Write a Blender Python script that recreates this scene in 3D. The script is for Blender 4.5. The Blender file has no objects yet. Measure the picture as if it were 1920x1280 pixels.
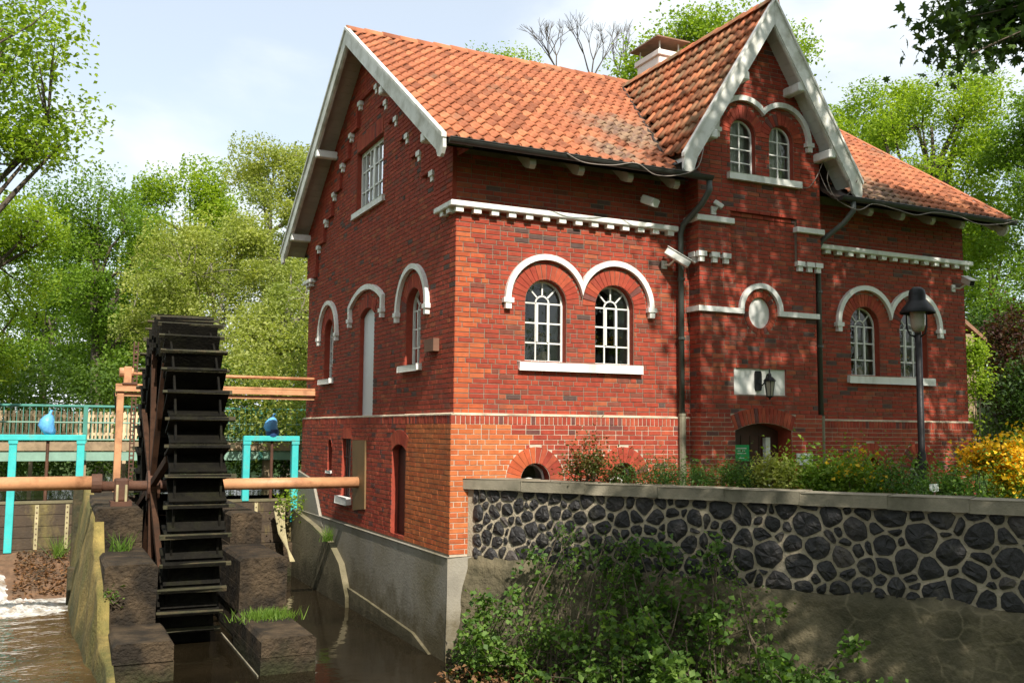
import bpy, math, random
import numpy as np
from mathutils import Vector, Matrix
from mathutils.geometry import tessellate_polygon

random.seed(7)
rng = np.random.default_rng(7)
SC = bpy.context.scene
COL = SC.collection
R = math.radians

# ------------------------------------------------------------------ camera
CAMP = Vector((-5.501, -13.431, -0.249))
FPX, YAW, PITCH, ROLL = 1810.16, -0.448678, 0.0919345, 0.0087226
_f = Vector((-math.sin(YAW) * math.cos(PITCH), math.cos(YAW) * math.cos(PITCH), math.sin(PITCH)))
_r = Vector((math.cos(YAW), math.sin(YAW), 0))
_u = _r.cross(_f)
CR = _r * math.cos(ROLL) + _u * math.sin(ROLL)
CU = _u * math.cos(ROLL) - _r * math.sin(ROLL)
CF = _f
cd = bpy.data.cameras.new('camera')
cam = bpy.data.objects.new('camera', cd)
COL.objects.link(cam)
cd.sensor_width = 36.0
cd.lens = FPX / 1920 * 36.0
cd.clip_start, cd.clip_end = 0.1, 3000
M3 = Matrix((CR, CU, -CF)).transposed()
cam.matrix_world = Matrix.Translation(CAMP) @ M3.to_4x4()
SC.camera = cam

# ------------------------------------------------------------------ sky, sun, exposure
SUN = Vector((-0.10, -1.0, 0.95)).normalized()          # towards the sun
world = bpy.data.worlds.new('World')
SC.world = world
world.use_nodes = True
wn, wl = world.node_tree.nodes, world.node_tree.links
wn.clear()
wo = wn.new('ShaderNodeOutputWorld')
bg = wn.new('ShaderNodeBackground')
bg.inputs['Strength'].default_value = 0.056
sky = wn.new('ShaderNodeTexSky')
sky.sky_type = 'NISHITA'
sky.sun_disc = False
sky.sun_elevation = math.asin(SUN.z)
sky.sun_rotation = math.atan2(SUN.x, SUN.y)
sky.air_density, sky.dust_density, sky.ozone_density = 1.2, 0.6, 2.0
tc = wn.new('ShaderNodeTexCoord')
mp = wn.new('ShaderNodeMapping')
mp.inputs['Scale'].default_value = (1.0, 1.0, 2.2)
mp.inputs['Location'].default_value = (2.1, 3.0, 1.2)
nz = wn.new('ShaderNodeTexNoise')
nz.inputs['Scale'].default_value = 1.9
nz.inputs['Detail'].default_value = 7
nz.inputs['Roughness'].default_value = 0.5
nz.inputs['Distortion'].default_value = 0.3
rp = wn.new('ShaderNodeValToRGB')
rp.color_ramp.interpolation = 'EASE'
rp.color_ramp.elements[0].position = 0.40
rp.color_ramp.elements[0].color = (0.50, 0.50, 0.50, 1)
rp.color_ramp.elements[1].position = 0.57
mxw = wn.new('ShaderNodeMix')
mxw.data_type = 'RGBA'
mxw.inputs[7].default_value = (14.2, 14.9, 15.2, 1)
wl.new(tc.outputs['Generated'], mp.inputs['Vector'])
wl.new(mp.outputs['Vector'], nz.inputs['Vector'])
wl.new(nz.outputs['Fac'], rp.inputs['Fac'])
wl.new(rp.outputs['Color'], mxw.inputs[0])
skg = wn.new('ShaderNodeMix')
skg.data_type = 'RGBA'
skg.blend_type = 'MULTIPLY'
skg.inputs[0].default_value = 1.0
skg.inputs[7].default_value = (2.3, 2.3, 2.3, 1)
wl.new(sky.outputs['Color'], skg.inputs[6])
wl.new(skg.outputs[2], mxw.inputs[6])
wl.new(mxw.outputs[2], bg.inputs['Color'])
wl.new(bg.outputs['Background'], wo.inputs['Surface'])

sl = bpy.data.lights.new('sun', 'SUN')
sl.energy = 5.0
sl.angle = R(0.53)
sl.color = (1.0, 0.94, 0.84)
sun = bpy.data.objects.new('sun', sl)
COL.objects.link(sun)
sun.location = (-5, -20, 25)
sun.rotation_euler = SUN.to_track_quat('Z', 'Y').to_euler()
SC.view_settings.view_transform = 'Standard'
SC.view_settings.look = 'None'
SC.view_settings.exposure = 0.5
SC.view_settings.gamma = 1.0
SC.view_settings.use_curve_mapping = False
SC.cycles.max_bounces = 8
SC.cycles.transparent_max_bounces = 12
SC.cycles.caustics_reflective = False
SC.cycles.caustics_refractive = False
SC.cycles.use_denoising = True

# ------------------------------------------------------------------ materials
MATS = {}


def nt(name):
    m = bpy.data.materials.new(name)
    m.use_nodes = True
    n, l = m.node_tree.nodes, m.node_tree.links
    b = n['Principled BSDF']
    return m, n, l, b


def mathn(n, l, op, a, b=None, clamp=False):
    x = n.new('ShaderNodeMath')
    x.operation = op
    x.use_clamp = clamp
    for i, v in enumerate((a, b)):
        if v is None:
            continue
        if isinstance(v, (int, float)):
            x.inputs[i].default_value = v
        else:
            l.new(v, x.inputs[i])
    return x.outputs[0]


def noise(n, l, scale, detail=5, rough=0.55, vec=None, stretch=None):
    g = n.new('ShaderNodeNewGeometry')
    v = g.outputs['Position']
    if stretch:
        m = n.new('ShaderNodeMapping')
        m.inputs['Scale'].default_value = stretch
        l.new(v, m.inputs['Vector'])
        v = m.outputs['Vector']
    t = n.new('ShaderNodeTexNoise')
    t.inputs['Scale'].default_value = scale
    t.inputs['Detail'].default_value = detail
    t.inputs['Roughness'].default_value = rough
    l.new(v, t.inputs['Vector'])
    return t.outputs['Fac']


def ramp(n, l, fac, p0, p1, c0=(0, 0, 0), c1=(1, 1, 1)):
    r = n.new('ShaderNodeValToRGB')
    r.color_ramp.elements[0].position = p0
    r.color_ramp.elements[1].position = p1
    r.color_ramp.elements[0].color = (*c0, 1)
    r.color_ramp.elements[1].color = (*c1, 1)
    l.new(fac, r.inputs['Fac'])
    return r.outputs['Color']


def mix(n, l, fac, a, b, mode='MIX'):
    x = n.new('ShaderNodeMix')
    x.data_type = 'RGBA'
    x.blend_type = mode
    for i, v in ((0, fac), (6, a), (7, b)):
        if isinstance(v, (int, float)):
            x.inputs[i].default_value = v
        elif isinstance(v, tuple):
            x.inputs[i].default_value = (*v[:3], 1)
        else:
            l.new(v, x.inputs[i])
    return x.outputs[2]


def pm(name, base, rough=0.8, var=0.25, scale=3.0, bump=0.15, bscale=60, attr=False, metal=0.0,
       stain=None, stain_amt=0.5, stain_scale=1.2, stain_p=(0.5, 0.7), stretch=None, rnd=None, dist=0.02, spec=0.5, blots=(), joints=None, tide=None):
    """procedural surface: base colour (or the piece's own Col), mottling, stains, fine relief"""
    m, n, l, b = nt(name)
    if attr:
        a = n.new('ShaderNodeAttribute')
        a.attribute_name = 'Col'
        c = a.outputs['Color']
    else:
        c = None
    f1 = noise(n, l, scale, 6, 0.6, stretch=stretch)
    lo = tuple(max(0, x * (1 - var)) for x in base)
    hi = tuple(min(1, x * (1 + var)) for x in base)
    if attr:
        k = ramp(n, l, f1, 0.3, 0.7, (1 - var,) * 3, (1 + var,) * 3)
        c = mix(n, l, 1.0, c, k, 'MULTIPLY')
    else:
        c = ramp(n, l, f1, 0.3, 0.7, lo, hi)
    if rnd is not None:                                      # each piece its own tone
        g = n.new('ShaderNodeNewGeometry')
        oi = n.new('ShaderNodeObjectInfo')
        s = mathn(n, l, 'ADD', g.outputs['Random Per Island'], oi.outputs['Random'])
        s = mathn(n, l, 'FRACT', s)
        rr = n.new('ShaderNodeValToRGB')
        els = rr.color_ramp.elements
        while len(els) < len(rnd):
            els.new(0.5)
        for i, (p, cc) in enumerate(rnd):
            els[i].position = p
            els[i].color = (*cc, 1)
        l.new(s, rr.inputs['Fac'])
        c = mix(n, l, 1.0, c, rr.outputs['Color'], 'MULTIPLY')
    if stain is not None:
        f2 = noise(n, l, stain_scale, 8, 0.65, stretch=stretch)
        k = ramp(n, l, f2, *stain_p)
        k = mix(n, l, 1.0, k, (stain_amt,) * 3, 'MULTIPLY')
        c = mix(n, l, k, c, stain)
    if tide:                                                 # algae and silt left by the stream
        z0, z1, tcol = tide
        gg = n.new('ShaderNodeNewGeometry')
        sx = n.new('ShaderNodeSeparateXYZ')
        l.new(gg.outputs['Position'], sx.inputs[0])
        w = mathn(n, l, 'DIVIDE', mathn(n, l, 'SUBTRACT', z1, sx.outputs['Z']), z1 - z0)
        w = mathn(n, l, 'ADD', w, mathn(n, l, 'MULTIPLY', mathn(n, l, 'SUBTRACT', noise(n, l, 1.8, 7, 0.7), 0.5), 2.2))
        w = mathn(n, l, 'MULTIPLY', ramp(n, l, w, 0.2, 0.85), 0.9)
        c = mix(n, l, w, c, tcol)
    if joints:                                               # faint ghosts of the stones behind the render
        vo = n.new('ShaderNodeTexVoronoi')
        vo.feature = 'DISTANCE_TO_EDGE'
        vo.inputs['Scale'].default_value = joints
        gg = n.new('ShaderNodeNewGeometry')
        ad = n.new('ShaderNodeVectorMath')
        nn = n.new('ShaderNodeTexNoise')
        nn.inputs['Scale'].default_value = 3
        l.new(gg.outputs['Position'], nn.inputs['Vector'])
        ad.operation = 'MULTIPLY_ADD'
        l.new(nn.outputs['Color'], ad.inputs[0])
        ad.inputs[1].default_value = (0.25, 0.25, 0.25)
        l.new(gg.outputs['Position'], ad.inputs[2])
        l.new(ad.outputs[0], vo.inputs['Vector'])
        k = ramp(n, l, vo.outputs['Distance'], 0.0, 0.07, (0.55, 0.55, 0.55), (0, 0, 0))
        k = mix(n, l, 1.0, k, ramp(n, l, noise(n, l, 1.1, 4), 0.45, 0.6), 'MULTIPLY')
        c = mix(n, l, k, c, (0.22, 0.18, 0.11))
    for (ctr, rad) in blots:                                 # weathered patches at known places
        gg = n.new('ShaderNodeNewGeometry')
        vd = n.new('ShaderNodeVectorMath')
        vd.operation = 'DISTANCE'
        vd.inputs[1].default_value = ctr
        l.new(gg.outputs['Position'], vd.inputs[0])
        w = mathn(n, l, 'SUBTRACT', 1.0, mathn(n, l, 'DIVIDE', vd.outputs['Value'], rad), True)
        w = mathn(n, l, 'ADD', w, mathn(n, l, 'MULTIPLY', mathn(n, l, 'SUBTRACT', noise(n, l, 2.5, 7, 0.7), 0.5), 1.6))
        w = mathn(n, l, 'MULTIPLY', ramp(n, l, w, 0.25, 0.7), 0.8)
        c = mix(n, l, w, c, ramp(n, l, noise(n, l, 6, 5), 0.4, 0.6, (0.11, 0.085, 0.07), (0.30, 0.22, 0.14)))
    l.new(c, b.inputs['Base Color'])
    b.inputs['Metallic'].default_value = metal
    b.inputs['Specular IOR Level'].default_value = spec
    f3 = noise(n, l, bscale, 4, 0.6)
    l.new(ramp(n, l, f3, 0.2, 0.8, (max(0, rough - 0.12),) * 3, (min(1, rough + 0.12),) * 3), b.inputs['Roughness'])
    if bump:
        bp_ = n.new('ShaderNodeBump')
        bp_.inputs['Strength'].default_value = bump
        bp_.inputs['Distance'].default_value = dist
        l.new(f3, bp_.inputs['Height'])
        l.new(bp_.outputs['Normal'], b.inputs['Normal'])
    MATS[name] = m
    return m


def leafmat(name, c0, c1, c2, trans=0.35):
    m, n, l, b = nt(name)
    g = n.new('ShaderNodeNewGeometry')
    r = n.new('ShaderNodeValToRGB')
    r.color_ramp.elements.new(0.5)
    for e, (p, c) in zip(r.color_ramp.elements, ((0, c0), (0.5, c1), (1, c2))):
        e.position = p
        e.color = (*c, 1)
    l.new(g.outputs['Random Per Island'], r.inputs['Fac'])
    f = noise(n, l, 0.5, 3)
    k = ramp(n, l, f, 0.35, 0.65, (0.8, 0.85, 0.8), (1.2, 1.12, 1.0))
    c = mix(n, l, 1.0, r.outputs['Color'], k, 'MULTIPLY')
    l.new(c, b.inputs['Base Color'])
    b.inputs['Roughness'].default_value = 0.55
    b.inputs['Specular IOR Level'].default_value = 0.3
    t = n.new('ShaderNodeBsdfTranslucent')
    ct = mix(n, l, 1.0, c, (1.5, 1.6, 0.7), 'MULTIPLY')
    l.new(ct, t.inputs['Color'])
    ms = n.new('ShaderNodeMixShader')
    ms.inputs[0].default_value = trans
    l.new(b.outputs[0], ms.inputs[1])
    l.new(t.outputs[0], ms.inputs[2])
    l.new(ms.outputs[0], n['Material Output'].inputs['Surface'])
    MATS[name] = m
    return m


pm('brick', (0.3, 0.06, 0.03), 0.85, 0.22, 9, 0.35, 90, attr=True, stain=(0.10, 0.05, 0.04), stain_amt=0.45,
   stain_scale=2.2, stain_p=(0.52, 0.72), dist=0.01, spec=0.25)
pm('mortar', (0.25, 0.205, 0.155), 0.95, 0.25, 6, 0.4, 120, spec=0.2)
pm('mortar_light', (0.52, 0.44, 0.34), 0.95, 0.25, 5, 0.4, 120, spec=0.2)
pm('mortar_string', (0.62, 0.52, 0.38), 0.95, 0.3, 5, 0.4, 120, stain=(0.16, 0.13, 0.09), stain_amt=0.8, stain_scale=1.5)
pm('white_paint', (0.80, 0.79, 0.74), 0.5, 0.05, 3, 0.08, 60, stain=(0.36, 0.33, 0.26), stain_amt=0.55, stain_scale=3.5, stain_p=(0.5, 0.72), stretch=(1, 1, 0.35))
pm('barge_white', (0.76, 0.75, 0.70), 0.6, 0.08, 3, 0.12, 50, stain=(0.33, 0.31, 0.22), stain_amt=0.75, stain_scale=2.6, stain_p=(0.45, 0.68))
pm('soffit_paint', (0.42, 0.38, 0.32), 0.7, 0.12, 3, 0.1, 50)
pm('soffit_white', (0.72, 0.71, 0.68), 0.6, 0.08, 3, 0.1, 50)
pm('plaster_white', (0.78, 0.77, 0.73), 0.7, 0.05, 3, 0.1, 50)
pm('tile', (0.375, 0.128, 0.062), 0.8, 0.2, 5, 0.3, 70, spec=0.3, blots=(((3.7, 0.9, 5.0), 1.7), ((8.3, -0.4, 4.3), 1.5), ((2.6, -0.3, 4.3), 0.9)),
   rnd=[(0, (0.62, 0.62, 0.62)), (0.2, (0.9, 0.9, 0.9)), (0.75, (1.08, 1.08, 1.05)), (1.0, (1.25, 1.4, 1.35))],
   stain=(0.22, 0.16, 0.10), stain_amt=0.75, stain_scale=0.75, stain_p=(0.55, 0.74))
pm('tile_old', (0.33, 0.11, 0.05), 0.85, 0.3, 7, 0.3, 70, spec=0.3,
   rnd=[(0, (0.5, 0.48, 0.45)), (0.3, (0.85, 0.85, 0.85)), (0.7, (1.2, 1.15, 1.1)), (1.0, (1.55, 1.6, 1.5))],
   stain=(0.16, 0.14, 0.08), stain_amt=0.75, stain_scale=1.6, stain_p=(0.45, 0.66))
pm('dark_timber', (0.05, 0.03, 0.02), 0.8, 0.3, 4, 0.2, 40)
pm('gutter', (0.035, 0.035, 0.032), 0.4, 0.3, 5, 0.05, 40)
pm('pipe_green', (0.075, 0.085, 0.075), 0.45, 0.2, 4, 0.05, 40)
pm('pipe_tan', (0.21, 0.19, 0.13), 0.55, 0.2, 4, 0.05, 40)
pm('cable', (0.24, 0.20, 0.17), 0.6, 0.1)
pm('black_paint', (0.008, 0.008, 0.009), 0.5, spec=0.3)
pm('camera_white', (0.72, 0.71, 0.66), 0.4, 0.05, 4, 0.02, 30)
pm('concrete', (0.19, 0.16, 0.095), 0.9, 0.3, 2.2, 0.5, 22, tide=(-3.7, -2.8, (0.05, 0.04, 0.015)), stain=(0.12, 0.11, 0.055), stain_amt=0.75, stain_scale=0.9,
   stain_p=(0.44, 0.66), dist=0.03)
pm('concrete_grey', tide=(-3.6, -2.55, (0.085, 0.064, 0.024)), base=(0.31, 0.28, 0.225), rough=0.9, var=0.25, scale=1.6, bump=0.4, bscale=25, stain=(0.13, 0.105, 0.05), stain_amt=0.85, stain_scale=0.8,
   stain_p=(0.45, 0.68), stretch=(1, 1, 0.6), dist=0.02)
pm('pier_concrete', (0.085, 0.058, 0.033), 0.9, 0.45, 2.5, 0.9, 14, spec=0.3, tide=(-3.75, -3.2, (0.028, 0.03, 0.010)), stain=(0.014, 0.011, 0.008), stain_amt=0.9, stain_scale=1.6,
   stain_p=(0.36, 0.58), dist=0.08)
pm('mossy_wall', (0.24, 0.175, 0.05), 0.9, 0.45, 3.0, 0.9, 14, tide=(-3.8, -2.9, (0.05, 0.055, 0.012)), stain=(0.09, 0.09, 0.02), stain_amt=0.85, stain_scale=1.3,
   stain_p=(0.42, 0.62), stretch=(1, 1, 0.4), dist=0.04)
pm('coping', (0.27, 0.235, 0.17), 0.9, 0.3, 2.0, 0.35, 45, stain=(0.09, 0.085, 0.055), stain_amt=0.8, stain_scale=1.2,
   stain_p=(0.42, 0.62), dist=0.02)
pm('wall_mortar', (0.38, 0.32, 0.23), 0.95, 0.3, 3, 0.6, 35, stain=(0.2, 0.17, 0.1), stain_amt=0.6, stain_scale=1.4, dist=0.03)
pm('basalt', (0.021, 0.019, 0.019), 0.6, 0.5, 8, 0.6, 30, rnd=[(0, (0.7, 0.7, 0.7)), (0.8, (1.1, 1.1, 1.1)), (0.92, (1.6, 1.5, 1.4)), (1, (3.2, 2.9, 2.5))],
   stain=(0.14, 0.12, 0.085), stain_amt=0.4, stain_scale=4, stain_p=(0.55, 0.7), dist=0.03)
pm('render_low', (0.12, 0.098, 0.056), tide=(-3.6, -2.9, (0.028, 0.026, 0.012)), rough=0.95, var=0.5, scale=2.0, bump=0.9, bscale=9, joints=3.2, stain=(0.05, 0.045, 0.022), stain_amt=0.8, stain_scale=1.3,
   stain_p=(0.42, 0.62), dist=0.05)
pm('wheel_wood', (0.007, 0.006, 0.004), 0.8, 0.5, 4, 0.6, 25, spec=0.15, stain=(0.022, 0.022, 0.008), stain_amt=0.5, stain_scale=3, stain_p=(0.5, 0.7), dist=0.03)
pm('moss_wood', (0.040, 0.037, 0.015), 0.85, 0.4, 5, 0.8, 25, stain=(0.10, 0.06, 0.03), stain_amt=0.6, stain_scale=4, dist=0.03)
pm('rust', (0.10, 0.042, 0.022), 0.75, 0.4, 6, 0.4, 60, stain=(0.05, 0.025, 0.018), stain_amt=0.7, stain_scale=3)
pm('rust_dark', (0.055, 0.026, 0.014), 0.85, 0.5, 6, 0.5, 50, stain=(0.015, 0.010, 0.007), stain_amt=0.8, stain_scale=3, spec=0.2)
pm('paint_tan', (0.55, 0.27, 0.13), 0.55, 0.2, 4, 0.12, 40, stain=(0.24, 0.10, 0.045), stain_amt=0.75, stain_scale=3.5, stain_p=(0.5, 0.68))
pm('turquoise', (0.045, 0.50, 0.49), 0.55, 0.15, 4, 0.1, 40, stain=(0.16, 0.25, 0.19), stain_amt=0.65, stain_scale=4, stain_p=(0.54, 0.68))
pm('bridge_green', (0.065, 0.24, 0.19), 0.5, 0.15, 4, 0.06, 40)
pm('bridge_pale', (0.22, 0.36, 0.28), 0.6, 0.15, 4, 0.06, 40)
pm('deck_wood', (0.30, 0.215, 0.13), 0.85, 0.3, 5, 0.3, 40)
pm('fence_wood', (0.58, 0.44, 0.27), 0.85, 0.2, 5, 0.3, 40, rnd=[(0, (0.75, 0.75, 0.75)), (1, (1.2, 1.2, 1.2))])
pm('blue_cover', (0.13, 0.42, 0.78), 0.4, 0.15, 6, 0.3, 18, dist=0.03)
pm('navy_cover', (0.03, 0.08, 0.22), 0.45, 0.15, 6, 0.3, 18, dist=0.03)
pm('gate_wood', (0.055, 0.036, 0.02), 0.6, 0.5, 3, 0.5, 30, stain=(0.30, 0.24, 0.07), stain_amt=0.7, stain_scale=1.4, stain_p=(0.5, 0.66), stretch=(1, 1, .5))
pm('gate_iron', (0.42, 0.36, 0.2), 0.7, 0.3, 5, 0.2, 40)
pm('door_white', (0.70, 0.71, 0.72), 0.4, 0.03, 2, 0.03, 30)
pm('door_shade_brown', (0.06, 0.018, 0.012), 0.5, 0.3, 3, 0.1, 30)  # door leaf colour, also painted as shade in the gable doorway
pm('bronze_plate', (0.21, 0.13, 0.055), 0.65, 0.25, 1.5, 0.1, 30, metal=0.3)
pm('sign_green', (0.01, 0.42, 0.13), 0.4, 0.05)
pm('sign_white', (0.75, 0.77, 0.74), 0.4, 0.05)
pm('brown_block', (0.17, 0.085, 0.05), 0.8, 0.2)
pm('bark', (0.085, 0.065, 0.045), 0.9, 0.4, 3, 0.8, 20, stain=(0.10, 0.11, 0.05), stain_amt=0.5, dist=0.05)
pm('bark_pale', (0.20, 0.18, 0.13), 0.9, 0.3, 3, 0.6, 20, dist=0.05)
pm('twig', (0.10, 0.075, 0.05), 0.9, 0.3)
pm('terracotta', (0.5, 0.38, 0.22), 0.7, 0.15)
pm('vase_dark', (0.05, 0.055, 0.06), 0.5, 0.2)
pm('chimney_paint', (0.80, 0.68, 0.62), 0.7, 0.06, 3, 0.1, 40)
pm('copper_cap', (0.24, 0.12, 0.07), 0.6, 0.3, 5, 0.1, 40)
pm('opal', (0.36, 0.32, 0.26), 0.25, 0.05)
pm('litter', (0.16, 0.09, 0.05), 0.9, 0.4, 6, 0.8, 20, stain=(0.07, 0.06, 0.04), stain_amt=0.6, stain_scale=2, dist=0.04)
pm('inside_dark', (0.05, 0.045, 0.04), 0.9, 0.2)
pm('ground_soil', (0.07, 0.06, 0.032), 0.95, 0.4, 0.6, 0.6, 6, stain=(0.06, 0.13, 0.025), stain_amt=0.9, stain_scale=0.35, stain_p=(0.38, 0.55), dist=0.1)
leafmat('leaf_fresh', (0.16, 0.25, 0.024), (0.24, 0.34, 0.035), (0.32, 0.41, 0.05), 0.45)
leafmat('leaf_mid', (0.10, 0.18, 0.022), (0.15, 0.25, 0.032), (0.21, 0.31, 0.045), 0.42)
leafmat('leaf_olive', (0.22, 0.26, 0.06), (0.31, 0.35, 0.095), (0.39, 0.42, 0.14), 0.42)
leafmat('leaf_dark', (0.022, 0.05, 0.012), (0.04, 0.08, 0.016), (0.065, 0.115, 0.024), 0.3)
leafmat('leaf_dark2', (0.05, 0.10, 0.015), (0.09, 0.16, 0.022), (0.14, 0.22, 0.035), 0.35)
leafmat('leaf_pine', (0.03, 0.08, 0.014), (0.055, 0.13, 0.02), (0.09, 0.18, 0.03), 0.3)
leafmat('leaf_bramble', (0.055, 0.115, 0.024), (0.10, 0.19, 0.038), (0.19, 0.30, 0.065), 0.42)
leafmat('leaf_red', (0.13, 0.045, 0.022), (0.12, 0.11, 0.03), (0.06, 0.11, 0.022), 0.35)
leafmat('leaf_purple', (0.05, 0.016, 0.018), (0.075, 0.03, 0.022), (0.05, 0.05, 0.02), 0.35)
leafmat('flower_yellow', (0.66, 0.42, 0.02), (0.75, 0.52, 0.035), (0.72, 0.36, 0.015), 0.3)
leafmat('blade', (0.08, 0.17, 0.018), (0.12, 0.22, 0.03), (0.19, 0.27, 0.05), 0.35)
leafmat('dry_leaf', (0.10, 0.05, 0.025), (0.17, 0.085, 0.04), (0.24, 0.14, 0.07), 0.15)
leafmat('willow_bud', (0.30, 0.29, 0.13), (0.36, 0.34, 0.17), (0.28, 0.30, 0.12), 0.4)


def glassmat():
    m, n, l, b = nt('window_glass')
    tr = n.new('ShaderNodeBsdfTransparent')
    tr.inputs['Color'].default_value = (0.86, 0.88, 0.87, 1)
    gl = n.new('ShaderNodeBsdfGlossy')
    gl.inputs['Roughness'].default_value = 0.02
    fr = n.new('ShaderNodeFresnel')
    fr.inputs['IOR'].default_value = 1.5
    bu = n.new('ShaderNodeBump')
    bu.inputs['Strength'].default_value = 0.06
    bu.inputs['Distance'].default_value = 0.05
    l.new(noise(n, l, 5, 2), bu.inputs['Height'])
    l.new(bu.outputs['Normal'], gl.inputs['Normal'])
    k = mathn(n, l, 'MULTIPLY_ADD', fr.outputs[0], 1.3)
    k.node.inputs[2].default_value = 0.02
    ms = n.new('ShaderNodeMixShader')
    l.new(k, ms.inputs[0])
    l.new(tr.outputs[0], ms.inputs[1])
    l.new(gl.outputs[0], ms.inputs[2])
    l.new(ms.outputs[0], n['Material Output'].inputs['Surface'])
    MATS['window_glass'] = m


glassmat()


def watermat(name, c0, c1, bs, strength, spec):
    m, n, l, b = nt(name)
    f = noise(n, l, 0.9, 5)
    l.new(ramp(n, l, f, 0.35, 0.65, c0, c1), b.inputs['Base Color'])
    b.inputs['Roughness'].default_value = 0.05
    b.inputs['IOR'].default_value = 1.33
    b.inputs['Specular IOR Level'].default_value = spec
    g = noise(n, l, bs, 3, 0.5, stretch=(0.8, 1.2, 1))
    g2 = noise(n, l, bs * 3.7, 3, 0.5)
    h = mathn(n, l, 'ADD', g, mathn(n, l, 'MULTIPLY', g2, 0.22))
    bu = n.new('ShaderNodeBump')
    bu.inputs['Strength'].default_value = strength
    bu.inputs['Distance'].default_value = 0.25
    l.new(h, bu.inputs['Height'])
    l.new(bu.outputs['Normal'], b.inputs['Normal'])
    MATS[name] = m


watermat('water_brown', (0.055, 0.032, 0.012), (0.105, 0.062, 0.025), 1.9, 0.30, 0.5)
watermat('water_dark_reflect', (0.010, 0.0075, 0.004), (0.018, 0.013, 0.007), 1.3, 0.05, 0.5)  # same tail water, darkened for the reflection of the building
watermat('water_pond', (0.020, 0.024, 0.012), (0.034, 0.036, 0.018), 1.0, 0.03, 0.4)


def foammat():
    m, n, l, b = nt('foam')
    f = noise(n, l, 4.5, 7, 0.62, stretch=(1, 1.6, 1))
    l.new(ramp(n, l, f, 0.35, 0.6, (0.45, 0.36, 0.26), (0.9, 0.9, 0.88)), b.inputs['Base Color'])
    b.inputs['Roughness'].default_value = 0.35
    b.inputs['Subsurface Weight'].default_value = 0.2
    b.inputs['Subsurface Radius'].default_value = (0.05, 0.05, 0.05)
    l.new(ramp(n, l, noise(n, l, 3.5, 7, 0.65, stretch=(0.6, 1.8, 1)), 0.30, 0.60), b.inputs['Alpha'])
    bu = n.new('ShaderNodeBump')
    bu.inputs['Strength'].default_value = 0.4
    bu.inputs['Distance'].default_value = 0.05
    l.new(noise(n, l, 9, 6, 0.6), bu.inputs['Height'])
    l.new(bu.outputs['Normal'], b.inputs['Normal'])
    MATS['foam'] = m


foammat()

# ------------------------------------------------------------------ object helpers
WL = {}


def empty(name, loc, label=None, cat=None, group=None):
    o = bpy.data.objects.new(name, None)
    COL.objects.link(o)
    o.location = loc
    o.empty_display_size = 0.2
    WL[o.name] = Vector(loc)
    if label:
        tag(o, label, cat, group)
    return o


def tag(o, label=None, cat=None, group=None, kind=None):
    if label:
        o['label'] = label
    if cat:
        o['category'] = cat
    if group:
        o['group'] = group
    if kind:
        o['kind'] = kind
    return o


def link(name, me, parent=None, loc=(0, 0, 0), kind=None, label=None):
    """link a mesh; loc is in the world, also for a child"""
    o = bpy.data.objects.new(name, me)
    COL.objects.link(o)
    w = Vector(loc)
    WL[o.name] = w
    if parent is not None:
        o.parent = parent
        o.location = w - WL[parent.name]
    else:
        o.location = w
    if kind:
        o['kind'] = kind
    if label:
        o['label'] = label
    return o


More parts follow.
